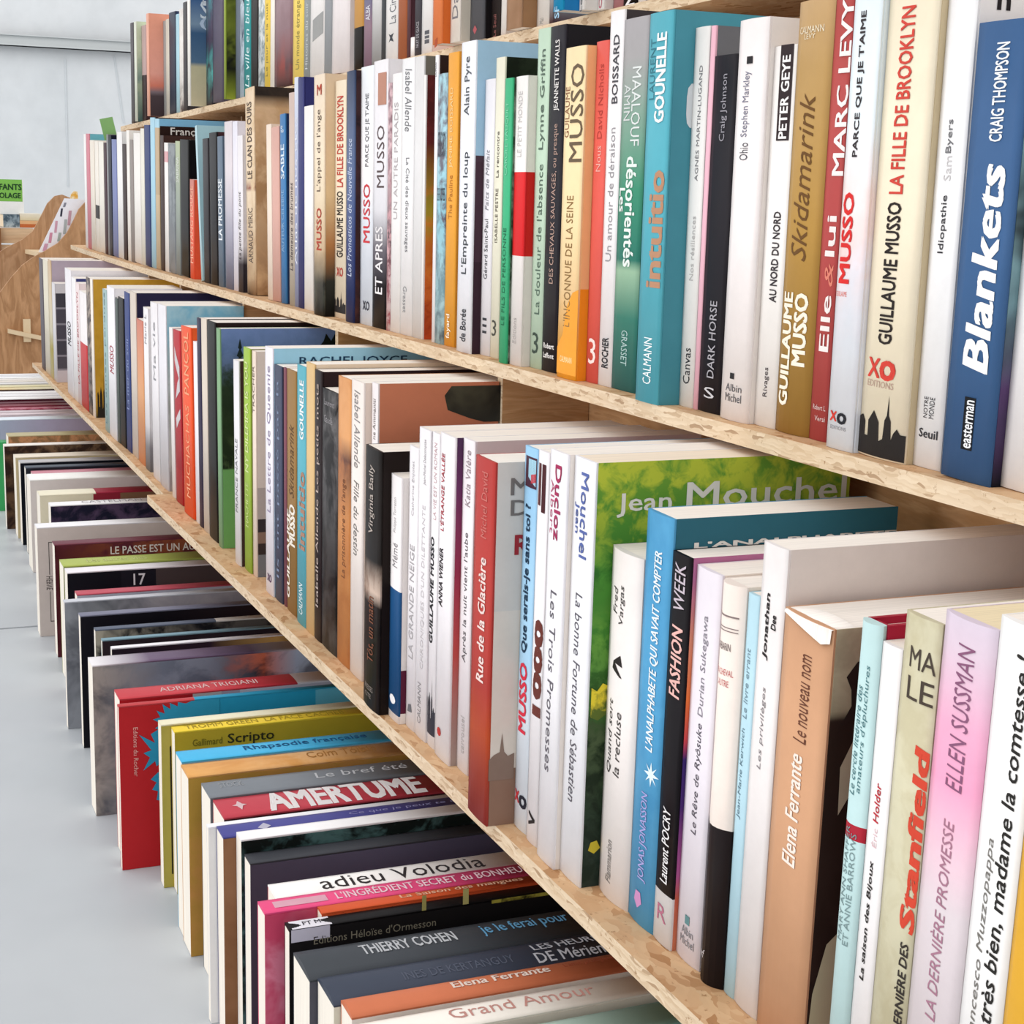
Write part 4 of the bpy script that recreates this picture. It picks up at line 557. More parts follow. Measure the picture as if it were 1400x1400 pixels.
# ------------------------------------------------------------------ row of books on the floor, spines up
def G(A, Bx, Dh, desc, cs, spine, cover=None, L=.215, tx=(), **kw):
    d = dict(A=A, B=Bx, D=Dh, desc=desc, cs=cs, spine=spine, cover=cover or spine, L=L, tx=tx); d.update(kw); return d
floor_row = [
 G((-30, 512), (-30, 513.6), .145, 'white book farthest along the floor row', 'far white', '#eceaea', L=.25),
 G((-29.5, 514), (-29.5, 515.8), .144, 'pearl grey book', 'pearl grey', '#d9dade', L=.25),
 G((-29, 516.2), (-29, 518), .144, 'snow white book', 'snow white', '#efefef', L=.25),
 G((-28, 518.6), (-28, 520.6), .143, 'off-white book', 'off-white', '#e2ddd8', L=.25),
 G((-27.6, 521), (-27.6, 523), .143, 'bone-coloured book', 'bone', '#ddd6cc', L=.25),
 G((-27, 523.5), (-27, 526), .142, 'grey-white book with faint ridges', 'ridged', '#d6d4d2', L=.25),
 G((-26, 527.4), (-26, 530), .141, 'straw-coloured book', 'straw', '#d8cfa8', L=.25),
 G((-26, 530.6), (-26, 533.4), .14, 'cream book with yellow band', 'cream', 'l:#d9b878@0,#d8d0b0@.5,#d6cfb4@1', '#3a1c24', L=.25),
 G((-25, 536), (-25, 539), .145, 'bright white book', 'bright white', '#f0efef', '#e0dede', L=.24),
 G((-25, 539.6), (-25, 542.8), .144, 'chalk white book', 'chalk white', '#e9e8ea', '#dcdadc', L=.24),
 G((-25, 543.4), (-25, 547), .144, 'milk white book with dark red cover', 'milk white', '#f0efef', '#4a1524', L=.24),
 G((-24, 550), (-24, 553), .14, 'burgundy book', 'burgundy', '#5a1c2c', '#6a2434', L=.24),
 G((-23, 553.6), (-23, 557), .14, 'wine red book', 'wine red', '#7a2c3c', 'n40:#b8667a/#7a2c3c@0', L=.24),
 G((-22, 558), (-22, 561), .138, 'rose patterned book', 'rose', 'n60:#c07a8c/#a03c50@0', L=.23),
 G((-10, 562), (-10, 564.6), .138, 'pinkish grey book with row of dots', 'dotted', '#cdbfc4', L=.23),
 G((-10, 565.2), (-10, 568), .138, 'shell pink book', 'shell pink', '#d8c8cc', L=.23),
 G((-16, 571), (-16, 575), .142, 'pale blue and lilac book', 'blue and lilac', '#dce6ee', 'l:#a8b4c8@0,#b0a8c0@.5,#a898ac@1', L=.23),
 G((-14, 602), (-14, 606), .13, 'leaf green book', 'leaf green', '#3c9a5c', L=.06, fix=1),
 G((8, 592), (9, 597), .145, 'olive-tan book', 'olive-tan', '#b5aa84', 'n50:#c08a60/#8a6a48@0', L=.215),
 G((4, 607), (6, 610), .15, 'white-edged book with dark brown cover', 'dark brown', '#eae4dc', 'n35:#2e1f1a/#5a4230@0,#3a2a22/#7a6048@.4', L=.225),
 G((18, 621), (22, 626), .142, 'cream book with ragged edge', 'ragged cream', '#e3d8c6', '#c9b890', L=.215),
 G((25, 629), (30, 633), .142, 'grey-white book with black cover', 'grey-white', '#b8b6b8', '#14161e', L=.21),
 G((33, 637), (37, 640), .145, 'black and slate book', 'black and slate', '#4d5560', '#22242c', L=.21),
 G((42, 644), (45, 648), .14, 'thin pink-red book', 'pink-red', '#c98a96', '#8c3040', L=.21),
 G((36, 649), (41, 657), .148, 'thick round-backed white book', 'round-backed white', 'l:#efeeea@0,#e2dcd8@1', 'l:#d8d0cc@0,#cfc6c4@.7,#9a9490@1', L=.215, b=.004),
 G((50, 671), (54, 678), .145, 'cream and crimson book', 'cream and crimson', 'b:#e3dcc4@0,#e3dcc4@.3,#96283c@.38', 'b:#dcd4ba@0,#8a2434@.36,#7a5a44@.55,#5d5a4a@.8', L=.215, b=.002),
 G((66, 687), (70, 692), .142, 'white-topped book with black cover', 'white-topped', '#eeecec', 'n30:#17172a/#4a3a52@.9', L=.21, tx=[('CASTELMAN', (110, 686), (190, 680), .2, .8, '#a8a4a8')]),
 G((47, 716), (54, 722), .15, 'large greige book with ruled frame print', 'greige', '#e9e8ea', '#cdc2ba', L=.225, cb=[(.12, .04)]),
 G((71, 740), (73, 746), .148, 'dark maroon book with white capitals', 'maroon', '#6a3440', 'n30:#4a1a24/#5a2430@0,#8a4a34/#5a2430@.5', L=.215, cxt=[('LE PASSE EST UN AUTRE', .07, .2, .006, .016, '#e9dfdc')]),
 G((81, 765), (84, 775), .145, 'yellow-green book', 'yellow-green', '#a8b45c', '#77803c', L=.21, tx=[('Les autres vies', (120, 771), (200, 763), .25, .7, '#c9d08a')]),
 G((88, 777), (90, 784), .142, 'white book with black cover', 'black-covered white', '#e6e2e6', 'b:#14151c@0,#1c1c24@.3,#4a4040@.5', L=.21, cxt=[('17', .078, .092, .006, .02, '#dfe0e4')]),
 G((102, 808), (104, 814), .135, 'thin raspberry book', 'raspberry', '#b8505e', '#a8a8b4', L=.205),
 G((86, 820), (88, 824), .146, 'light grey book with rocky photo cover', 'rocky grey', '#c3c5cc', 'n16:#8f9298/#6a6c72@0,#9a9ca0/#5f6166@.2,#a29ca0/#8c8890@.5', L=.215),
 G((107, 838), (110, 843), .147, 'black book with pink edge', 'pink-edged black', '#77788a', 'l:#17151c@0,#141218@.4,#2a1c20@1', L=.215),
 G((128, 858), (131, 862), .143, 'slate blue book', 'slate blue', 'b:#5d6474@0,#5d6474@.5,#dcd6d0@.6', 'n30:#a8a090/#2c2a2c@0,#5a5450/#1c1a1e@.5', L=.21),
 G((138, 873), (141, 876), .14, 'thin grey-teal book', 'grey-teal', '#7a98a4', '#2a2026', L=.205),
 G((151, 884), (155, 887), .138, 'thin white book with purple-black cover', 'thin white', '#e9e6ea', 'l:#241a24@0,#33242e@.5,#c9a060@.85,#3a2c34@1', L=.2),
 G((120, 899), (139, 910), .15, 'white book with street photo cover', 'street-photo white', 'l:#e6e2e4@0,#6a5870@.25,#5a4c62@.7,#dcd8dc@1', 'n24:#a09890/#5d5a5a@0,#6f7a8a/#8490a0@.3,#5a6474/#7c8696@.5,#c06a50/#2c2832@.75,#a8bcd4/#6a7484@.9', L=.22),
 G((156, 943), (162, 957), .15, 'red book with white-tipped spine', 'white-tipped red', 'b:#c04048@0,#c23c46@.4,#e6e2e6@.75', 'b:#b02028@0,#b8b0b0@.3,#a89aa8@.42,#c0bcc8@.5', L=.215, tx=[('ADRIANA TRIGIANI', (215, 940), (348, 929), .3, .7, '#e9c8c6')]),
 G((160, 963), (162, 967), .151, 'bright red book with blue splash', 'blue-splashed red', 'b:#b84044@0,#b84044@.2,#2f94b8@.3', 'b:#b6252a@0,#b6252a@.3,#2490b8@.36,#5aa8c4@.8', L=.22, splash=1),
 G((216, 985), (222, 990), .147, 'olive book with black outline', 'outlined olive', '#e2dcc0', '#a89a48', L=.215, rule=1),
 G((234, 994), (237, 1002), .145, 'mustard book with black stencil title', 'mustard', '#e6c83c', '#b89c2c', L=.21, tx=[('TROMM GREEN  LA FACE CACHEE', (252, 995), (470, 976), .2, .8, '#a8902c')], cxt=[('Scripto', .045, .085, .006, .017, '#33301c'), ('Gallimard', .015, .04, .008, .014, '#77681c')]),
 G((240, 1028), (244, 1043), .15, 'cyan book with navy title', 'cyan', '#4ab0dc', '#8fb0c4', L=.215, tx=[('Rhapsodie française', (334, 1026), (495, 1002), .25, .75, '#1f5a8c', {'b': .005})]),
 G((247, 1046), (256, 1064), .136, 'wood-toned orange book', 'wood-toned orange', 'n16:#d9a05c/#c98c4c@0,#dcb080/#cf9654@.5', 'n10:#b08a3c/#c08a4a@0', L=.215, b=.002, tx=[('Colm Tóibín', (414, 1030), (505, 1018), .25, .7, '#a8743c', {'s': .1})]),
 G((275, 1071), (286, 1092), .15, 'mid grey book', 'mid grey', '#777c82', '#5d6066', L=.215, tx=[('Le bref été', (425, 1056), (548, 1041), .25, .6, '#c9ccd0', {'s': .1}), ('STOCK', (297, 1073), (330, 1069), .2, .5, '#a8acb0')]),
 G((291, 1094), (305, 1120), .145, 'crimson book with giant white capitals', 'crimson', '#b8404c', '#3a1c20', L=.205, b=.0015, tx=[('AMERTUME', (366, 1100), (573, 1073), .08, .92, '#f2eeee', {'b': .04}), ('*publisher_mark', (318, 1106), (338, 1103), .3, .75, '#e6c8cc', {'p': [[(0, .5), (.3, .6), (.5, 1), (.7, .6), (1, .5), (.7, .4), (.5, 0), (.3, .4)]]})]),
 G((282, 1127), (294, 1131), .15, 'narrow white book', 'narrow white', '#e6e6e8', '#dcdcdc', L=.22),
 G((296, 1130), (303, 1146), .145, 'indigo book with brown cover', 'indigo', '#4a4a8c', 'n8:#8a6448/#7a5438@0', L=.215, tx=[('Ce que je peux te dire', (475, 1112), (640, 1092), .3, .6, '#9a98c8', {'s': .1}), ('*publisher_mark', (348, 1127), (366, 1124), .3, .8, '#c9c8dc', {'p': [[(0, .3), (.5, 0), (1, .4), (.6, 1)]]})]),
 G((323, 1138), (332, 1149), .15, 'white book with black and teal flower cover', 'flower-covered', '#eceaea', 'n40:#101614/#3f5c5c@0,#151c1a/#4d6c6a@.5', L=.22, cxt=[('LE COIN DU VOILE', .08, .2, .010, .019, '#8a9a9a')]),
 G((334, 1168), (341, 1182), .143, 'dark graphite book with slate cover', 'graphite', '#3d3f44', 'l:#4a4452@0,#5a586c@.4,#4a4a60@1', L=.21, back='#24304c'),
 G((366, 1210), (380, 1231), .143, 'white book with big black title and red edge', 'white-titled', '#f1eeea', '#c03a50', L=.2, b=.0015, back='#b82840', tx=[('adieu Volodia', (438, 1213), (655, 1176), .2, .85, '#3a3638', {'b': 0})]),
 G((352, 1233), (363, 1250), .15, 'hot pink book with white lettering', 'hot pink', '#dc4c7c', 'n24:#c04464/#d88098@0,#d0405c/#b83a54@.3,#b84a40/#e0c8b8@.6', L=.22, tx=[("L'INGRÉDIENT SECRET du BONHEUR", (460, 1228), (720, 1186), .15, .75, '#f6d8e0', {'b': .01}), ('*pale_label', (374, 1240), (446, 1228), .3, .75, '#e6b0c0', {'p': [[(0, 0), (1, 0), (1, 1), (0, 1)]]})]),
 G((448, 1262), (452, 1272), .15, 'red-orange book set back behind pink one', 'red-orange', '#c8542e', L=.16, tx=[('La Saison des mangues', (552, 1235), (715, 1205), .2, .8, '#f0c0a0', {'b': .01})], late=1),
 G((389, 1262), (397, 1273), .148, 'black book with white sticker on its spine', 'stickered black', '#141213', '#1c1a1b', L=.215, b=.0005, cxp=[("Editions Héloïse d'Ormesson", (429, 1292), (596, 1252), '#8a8474', 0), ('*sticker_flap', (398, 1290), (451, 1264), '#c9c6d6', 0), ('*yellow_square', (577, 1225), (583, 1218), '#a8a060', 0), ('*yellow_square', (633, 1216), (641, 1208), '#b8b070', 0), ('*yellow_tree', (672, 1236), (775, 1186), 'n70:#b0a848/#141213@0', 0)], tx=[('*white_sticker', (391, 1266), (449, 1256), .05, .98, '#efedf4', {'p': [[(0, 0), (1, 0), (1, 1), (0, 1)]]}), ('FT M', (412, 1262), (436, 1258), .3, .7, '#44424a', {'b': .01})]),
 G((401, 1303), (416, 1341), .144, 'thick anthracite book with blue title', 'anthracite', '#3f4348', '#4a4a54', L=.215, b=.003, tx=[('THIERRY COHEN', (496, 1310), (625, 1290), .25, .6, '#c8ccd0', {'b': .02}), ('je le ferai pour toi', (662, 1284), (800, 1256), .2, .65, '#6aa8d0', {'b': .01})]),
 G((434, 1338), (458, 1372), .145, 'blue-slate book with two-line title', 'blue-slate', '#3c4250', '#c9c4b4', L=.215, b=.003, tx=[('INES DE KERTANGUY', (540, 1326), (690, 1303), .45, .7, '#5d6474'), ('LES HEURES', (716, 1291), (810, 1270), .2, .45, '#c4c8d0', {'b': .01}), ('DE Mériem', (720, 1302), (812, 1282), .55, .85, '#c4c8d0', {'b': .01})]),
 G((466, 1368), (486, 1392), .148, 'terracotta book with white name', 'terracotta', '#c4704e', '#e6dcd4', L=.205, b=.003, tx=[('Elena Ferrante', (612, 1347), (742, 1323), .3, .62, '#f2e0d4', {'b': .02}), ("L'amie prodigieuse", (760, 1316), (830, 1303), .3, .6, '#a8543c')]),
 G((482, 1402), (497, 1430), .148, 'white book with large pink thin title', 'pink-titled white', '#ece6dc', '#dcd4c8', L=.21, b=.002, tx=[('Grand Amour', (608, 1385), (795, 1340), .2, .7, '#d09a90', {'b': 0})]),
 G((512, 1442), (532, 1474), .146, 'pale jade book', 'pale jade', 'l:#d0d8cc@0,#b8d0c4@.5,#6fa8a0@.85', '#b8c8bc', L=.21, b=.002),
 G((540, 1490), (560, 1530), .146, 'white-grey book with grey capitals', 'grey-capitals white', '#e3e5ea', '#2a2c30', L=.21, tx=[('AGNES ANNE', (790, 1402), (905, 1375), .3, .65, '#77777c')]),
 G((575, 1545), (600, 1590), .146, 'ivory book nearest the camera', 'nearest ivory', '#e6e0d6', L=.2),
]
prevx = -99
pend = []
for i, r in enumerate(floor_row):
    if pend and not r.get('late') and not r.get('fix'):
        q = ray(*r['A']); d0 = CZ + (pend[-1]['x1'] + .0006) * q.z / q.x        # book width that lets the spine touch its neighbour
        if d0 > r['D']: r['D'] = min(r['D'] + .016, d0, .164)
    zt = -CZ + r['D']
    a = on_z(*r['A'], zt); b_ = on_z(*r['B'], zt)
    if r.get('late'):                                        # stands deeper in the row: only its far stretch of spine shows
        pv = pend[-1]; a = Vector((pv['x1'] + .0006, a.y, zt)); b_ = Vector((a.x + .010, a.y, zt))
    r['x0'], r['x1'], r['y'] = a.x, b_.x, a.y; pend.append(r)
for i, r in enumerate(pend):
    if i + 1 < len(pend):
        n = pend[i + 1]
        if n['x0'] < r['x0'] + .005: n['x0'] = r['x0'] + .005
        r['x1'] = min(max(r['x1'], r['x0'] + .004), n['x0'] - .0004)
        if n['x0'] - r['x1'] < .006: r['x1'] = n['x0'] - .0004
    if r['x1'] < r['x0'] + .004: r['x1'] = r['x0'] + .004
for r in pend:
    w, D, L = r['x1'] - r['x0'], r['D'], r['L']; zt = -CZ + D
    e, sp = build_book(V(r['x0'], r['y'], zt + .0003), (-math.pi / 2, 0, 0), w, D, L, r['spine'], r['cover'], r.get('b', .0008), False, r.get('pages', '#e9e2d6'), r.get('back'))
    e['group'] = 'books in the floor row'; r['e'] = e; r['row'] = 'floor'; BOOKS.append(r)
    for tx in r['tx']:
        s, p0, p1, u0, u1, col = tx[:6]; o = tx[6] if len(tx) > 6 else {}
        um = r['x0'] + w * (u0 + u1) / 2
        v0, v1 = ((on_x(px, py, um)).y * 1 for px, py in (p0, p1))
        # both ends are read on the plane of the spine
        v0, v1 = on_z(*p0, zt).y - r['y'], on_z(*p1, zt).y - r['y']
        v0, v1 = max(v0, .002), min(v1, L - .002)
        if v1 <= v0: continue
        if s.startswith('*'):
            f0 = spine_fn(w, L, r.get('b', .0008), u0, u1, v0, v1, 'up')
            decal(o['p'], col, sp, f0, s[1:])
        else: letter(s, col, sp, spine_fn(w, L, r.get('b', .0008), u0, u1, v0, v1, 'up'), o.get('b', 0), o.get('s', 0))
    # print on the cover: along z (spine direction) and y (depth from the spine)
    def cf(z0, z1, d0, d1, w=w): return lambda p: (w + .00022 + (p[2] if len(p) > 2 else 0), d1 + (d0 - d1) * p[1], z0 + (z1 - z0) * p[0])
    for s, p0, p1, col, bo in r.get('cxp', ()):
        a, c = on_x(*p0, r['x1']), on_x(*p1, r['x1']); hh = abs(c.z - a.z)
        if s.startswith('*'): fz = cf(a.y - r['y'], c.y - r['y'], max(0, zt - c.z), zt - a.z); decal([[(0, 0), (1, 0), (1, 1), (0, 1)]], col, e, fz, s[1:])
        else:
            m = on_x(p0[0], p0[1] - 11, r['x1']); letter(s, col, e, cf(a.y - r['y'], c.y - r['y'], zt - m.z, zt - a.z), bo, 0, 'cover_lettering')
    for s, z0, z1, d0, d1, col in r.get('cxt', ()): letter(s, col, e, cf(z0, z1, d0, d1), .01, 0, 'cover_lettering')
    if r.get('splash'):
        bl = []
        for pts in (((300, 1002), (222, 1000), (212, 996), (221, 990), (209, 984), (219, 981), (214, 972), (225, 976), (222, 963), (233, 970), (232, 956), (243, 966), (243, 954), (254, 962), (262, 950), (300, 945)),
                    ((224, 1006), (219, 996), (206, 1004), (212, 1016), (190, 1005), (207, 1026), (196, 1030), (205, 1036), (196, 1054), (212, 1041), (214, 1048), (226, 1038)),
                    ((226, 1058), (216, 1056), (206, 1066), (214, 1070), (208, 1080), (216, 1082), (214, 1094), (228, 1096))):
            q_ = [on_x(px, py, r['x1']) for px, py in pts]
            bl.append([(q.y - r['y'], max(.0006, zt - q.z)) for q in q_])
        decal(bl, '#2f94b8', e, lambda p, w=w: (w + .0003, p[1], p[0]), 'blue_splash')
        letter('Editions du Rocher', '#e0a8a0', e, lambda p, w=w: (w + .0003, .02 + .045 * p[0], .012 + .004 * p[1]), 0, 0, 'cover_lettering')
    if r.get('rule'):
        decal([[(.02, .006), (.2, .006), (.2, .0075), (.021, .0075)], [(.02, .006), (.02, .0075), (.0085, .02), (.007, .02)], [(.007, .02), (.0085, .02), (.0085, .135), (.007, .135)]], '#2a261a', e, lambda p, w=w: (w + .0003, p[1], p[0]), 'black_outline')
    if r.get('cb'):
        decal([[(.014, .02), (.0148, .02), (.0148, .065), (.014, .065)], [(.014, .088), (.0148, .088), (.0148, .13), (.014, .13)], [(.014, .02), (.03, .02), (.03, .021), (.014, .021)], [(.014, .129), (.03, .129), (.03, .13), (.014, .13)]], '#55504c', e, lambda p, w=w: (w + .0003, p[1], p[0]), 'ruled_frame')
        letter('HERVE', '#55504c', e, lambda p, w=w: (w + .0003, .067 + .019 * p[0], .018 - .008 * p[1]), 0, 0, 'cover_lettering')
# extras that belong to single books
for r in BOOKS:
    if r.get('mark'):
        bmk = box('bookmark', 0, .0006, .0, .026, 0, .042, paper('#86b473')); e = r['e']
        h = max((c.dimensions.z for c in e.children), default=.2)
        p = on_y(143, 188, r['Y']); bmk.location = (e.location.x + .0008, e.location.y + .02, e.location.z + r['hh'] - .02) if 'hh' in r else V(r['X0'] - .0012, r['Y'] - .002, z_for(192, r['X0'], r['Y'])); bmk.rotation_euler = (.22, 0, 0)
        bmk['label'] = 'green paper bookmark sticking out above thin grey book near far end'; bmk['category'] = 'bookmark'
    if r.get('curl'):
        e = r['e']; w = r['X1'] - r['X0']; h = z_for(r['yt'], r['X0'], r['Y']) - Z2
        vv, ff = [], []
        N = 8; K = 3
        for i in range(N):
            a = i / (N - 1)
            vv += [(w * .03 + w * .95 * a, bulge(a, w, .002) - .0014, h - .0005 - .0075 * a ** 1.6 * (1 if a < .99 else .6)), (w * .04 + w * .95 * a, bulge(a, w, .002) - .0012, h + .0008), (w * .1 + w * .9 * a, .011, h + .0008 + .0012 * math.sin(a * 3))]
        for i in range(N - 1): ff += [(K * i + j, K * i + K + j, K * i + K + 1 + j, K * i + 1 + j) for j in (0, 1)]
        mesh_obj('curled_page', vv, ff, pages_mat('#f3ece4'), e, None, [True] * len(ff))
# ------------------------------------------------------------------ stepped bookshelf of strand board
def board(name, X0, X1, yf, depth, ztop, th, parent, n=10):
    """shelf board whose front edge follows yf(x)"""
    xs = [X0 + (X1 - X0) * i / n for i in range(n + 1)]
    fr = [V(x, yf(x), ztop) for x in xs]; bk = [V(x, yf(x) + depth, ztop) for x in reversed(xs)]
    poly = fr + bk; k = len(poly)
    o = prism(name, poly, (0, 0, -th), [OSB, OSBE], parent)
    for p in o.data.polygons:
        if abs(p.normal.z) < .5: p.material_index = 1
    return o
f0 = lambda x: .5555
f1 = lambda x: .437 + curve(x) * .97
f2R = lambda x: .3265 + (x + 1.97) * .0095
f2L = lambda x: .347 + (-1.98 - x) * .0085
XS = -1.975
shelfR = thing('bookshelf', 'stepped pale strand-board bookshelf, the long nearer unit full of books', 'bookshelf', V(-.9, .5, -CZ))
shelfL = thing('bookshelf', 'stepped pale strand-board bookshelf, far unit ending by the curved wooden rack', 'bookshelf', V(-2.9, .5, -CZ))
def under(o, p):
    o.parent = p; o.matrix_parent_inverse = Matrix.Translation(-p.location)
X_END0, X_END1, X_END2 = on_y(165, 180, .5555).x, on_y(104, 335, .508).x, on_y(44, 496, .361).x
XR = .05
parts = []
parts.append((board('shelf_board', XS, XR, f0, .18, Z0, .010, None, 2), shelfR))
parts.append((board('shelf_board', X_END0, XS - .001, f0, .18, Z0, .010, None, 2), shelfL))
parts.append((board('shelf_board', XS, XR, f1, .185, Z1, .010, None), shelfR))
parts.append((board('shelf_board', X_END1, XS - .001, f1, .185, Z1, .010, None), shelfL))
parts.append((board('shelf_board', XS, XR, f2R, .20, Z2, .010, None), shelfR))
parts.append((board('shelf_board', X_END2, XS - .001, f2L, .19, Z2, .010, None), shelfL))
def vpanel(name, x0, x1, y0, y1, z0, z1, mats, sh, fmat=None):
    parts.append((box(name, x0, x1, y0, y1, z0 + CZ, z1 + CZ, mats, None, fmat), sh))
for x in DIVIDERS:       # dividers between the second and third boards
    c = curve(x)
    vpanel('divider', x - .010, x, .450 + c, .522 + c, Z2 + .0005, Z1 - .0105, [PLY, OSBE], shelfR if x > XS else shelfL, [0, 0, 1, 0, 0, 0])
    vpanel('divider', x - .010, x, .612 + c, .65 + c, Z1 + .0005, Z0 - .0105, [PLY, OSBE], shelfR if x > XS else shelfL, [0, 0, 1, 0, 0, 0])
def back(z0, z1, yb, x0, x1, sh, n=8):
    xs = [x0 + (x1 - x0) * i / n for i in range(n + 1)]
    poly = [V(x, yb + curve(x), z0) for x in xs] + [V(x, yb + curve(x) + .006, z0) for x in reversed(xs)]
    o = prism('back_panel', poly, (0, 0, z1 - z0), PLY, None); parts.append((o, sh))
for sh, a, b_ in ((shelfR, XS + .001, XR), (shelfL, X_END2 + .1, XS - .001)):
    back(Z2 + .0005, Z1 - .0105, .5225, a, b_, sh)
    back(Z1 + .0005, Z0 - .0105, .652, a, b_, sh, 8)
    back(-CZ + .0005, Z2 - .0105, .53, a, b_, sh)
vpanel('foot_panel', XR - .012, XR, .335, .5, -CZ, Z2 - .0105, PLY, shelfR)
vpanel('end_panel', X_END2 + .004, X_END2 + .016, .515, .58, -CZ, Z2 - .0105, PLY, shelfL)
for o, p in parts: under(o, p)

# ------------------------------------------------------------------ curved wooden rack beyond the shelf
RW = plywood('rack_plywood', '#a57a55', '#c1946c', (1.2, 7, 1.6)); RW2 = plywood('rack_plywood_far', '#a87f5c', '#bd9470', (1.2, 7, 1.6))
XA, XB = -4.75, -5.15
def outline(pts, X): return [(lambda q: V(q.x, q.y, q.z if py < 500 else -CZ))(on_x(px, py, X)) for px, py in pts]
rack = thing('magazine_rack', 'curved plywood rack with two wavy side panels holding a leaflet', 'magazine rack', V(XA, .5, -CZ))
near = [(140, 420), (140, 262), (118, 275), (108, 286), (100, 303), (92, 318), (80, 332), (62, 343), (45, 352), (30, 363), (15, 380), (0, 400), (-40, 450), (-60, 480), (-60, 600), (150, 640)]
far = [(128, 400), (118, 300), (100, 272), (85, 266), (75, 268), (65, 278), (55, 298), (45, 316), (30, 328), (12, 337), (0, 344), (-30, 360), (-60, 385), (-60, 560), (128, 560)]
def side(pts, X, mat, name):
    o = prism(name, outline(pts, X), (-.015, 0, 0), mat); under(o, rack); return o
side(near, XA, RW, 'side_panel'); side(far, XB, RW2, 'side_panel')
a, b_ = on_x(36, 341, XB), on_x(52, 346, XA)
def slab(name, p_near, p_far, wy, th, mat):
    """board running between the two side panels"""
    (x0, y0, z0), (x1, y1, z1) = p_near, p_far
    v = [(x0, y0, z0), (x1, y1, z1), (x1, y1 + wy, z1), (x0, y0 + wy, z0)]
    o = prism(name, [V(*q) for q in v], (0, 0, -th), mat); return o
m_edge = paper('#dcc4a0')
pa, pb = on_x(52, 345, XA - .016), on_x(34, 341, XB + .001)
o = slab('shelf', tuple(pa), tuple(pb), .10, .012, m_edge); under(o, rack)
# cross tenon on the near panel
q0, q1 = on_x(10, 449, XA), on_x(57, 459, XA)
o = prism('tenon', [V(XA, q0.y, q0.z), V(XA, q1.y, q1.z), V(XA, q1.y, q1.z - .012), V(XA, q0.y, q0.z - .012)], (.02, 0, 0), m_edge); under(o, rack)
q0, q1 = on_x(31, 436, XA), on_x(42, 467, XA)
o = box('tenon', XA + .0005, XA + .012, q0.y, q1.y, q1.z + CZ, q0.z + CZ, m_edge); under(o, rack)
# leaflet standing in the rack, and an orange-yellow booklet behind it
XL = XA - .03
lf = prism('leaflet', outline([(52, 346), (66, 343), (82, 331), (98, 311), (117, 273), (88, 271)], XL), (-.002, 0, 0), paper('#ecebf0'))
lf['label'] = 'white printed leaflet with pink and grey text resting in the curved rack'; lf['category'] = 'leaflet'
def lfn(x0, y0, x1, y1):
    A_, B_ = on_x(x0, y0, XL), on_x(x1, y1, XL)
    return lambda p: (XL + .0006, A_.y + (B_.y - A_.y) * p[0], A_.z + (B_.z - A_.z) * p[1] + CZ)
for (x0, y0, x1, y1, c) in ((86, 283, 91, 277, '#8a8a96'), (82, 296, 86, 285, '#3a3a48'), (74, 318, 79, 302, '#d0a0b0'), (66, 332, 72, 318, '#cf8fa4'), (58, 343, 66, 333, '#d0a0b8'), (86, 320, 92, 300, '#b0b8b8'), (92, 308, 98, 288, '#c8a0ac'), (78, 330, 84, 318, '#a8b4ae')):
    decal([[(0, 0), (.6, 0), (1, 1), (.4, 1)]], c, lf, lfn(x0, y0, x1, y1), 'printed_block')
bk = prism('booklet', outline([(96, 272), (107, 272), (106, 262), (101, 261), (97, 266)], XL - .02), (-.004, 0, 0), paper('n60:#e0a848/#efe0b8@0'))
bk['label'] = 'orange and cream booklet poking up behind leaflet in the curved rack'; bk['category'] = 'booklet'
# crate with books and a green sign beyond the rack
XC = -5.6
crate = thing('wooden_crate', 'rough pine crate carrying small books beyond the curved rack', 'crate', V(XC, .4, -CZ))
cm = plywood('crate_pine', '#c9a27c', '#d8b894', (2, 1, 9))
def pl(name, x0, y0, x1, y1, dx, mat, par=None, ox=0):
    A_, B_ = on_x(x0, y0, XC + ox), on_x(x1, y1, XC + ox)
    o = box(name, XC + ox - dx, XC + ox, A_.y, B_.y, B_.z + CZ, A_.z + CZ, mat)
    if par: under(o, par)
    return o
pl('plank', -40, 311, 46, 333, .018, cm, crate); pl('plank', -40, 334, 46, 357, .018, cm, crate); pl('plank', -40, 358, 46, 380, .018, cm, crate)
pl('plank', -40, 381, 46, 404, .018, cm, crate); pl('plank', -40, 405, 46, 428, .018, cm, crate); pl('plank', -40, 429, 46, 452, .018, cm, crate); pl('plank', -40, 453, 46, 476, .018, cm, crate)
pl('corner_post', 1, 312, 4, 490, .02, paper('#8a5f40'), crate, .021)
zc = on_x(0, 311, XC).z
tp = box('top_board', XC - .3, XC, on_x(-40, 311, XC).y, on_x(46, 311, XC).y, zc + CZ, zc + CZ + .0008, cm); under(tp, crate)
zb = zc + .0012
def lying(x0, x1, ytop, ybot, sp, label, hx=.14, ox=-.01, base=None):
    A_, B_ = on_x(x0, ytop, XC + ox), on_x(x1, ybot, XC + ox)
    z0 = zb if base is None else base; h = max(.008, A_.z - B_.z)
    e = thing('book', label, 'book', V(XC + ox, A_.y, z0), (0, 0, 0), 'books on the crate'); ww = B_.y - A_.y
    bx = mesh_obj('cover', *(lambda a, b__: (a[0] + b__[0], a[1] + b__[1]))(box_vf(-hx, 0, 0, ww, 0, .0012), box_vf(-hx, 0, 0, ww, h - .0012, h, 8)), paper(sp), e)
    box('page_block', -hx + .002, -.001, .001, ww - .001, .0012, h - .0012, pages_mat('#e9dcc4'), e)
    box('spine', -.001, .0006, 0, ww, 0, h, paper(sp), e); return z0 + h
z1_ = lying(4, 27, 291, 309, 'n60:#6d7c84/#b8c4c8@0,#4a5a66/#8a9aa2@.5', 'grey-blue book lying on the crate under the green sign')
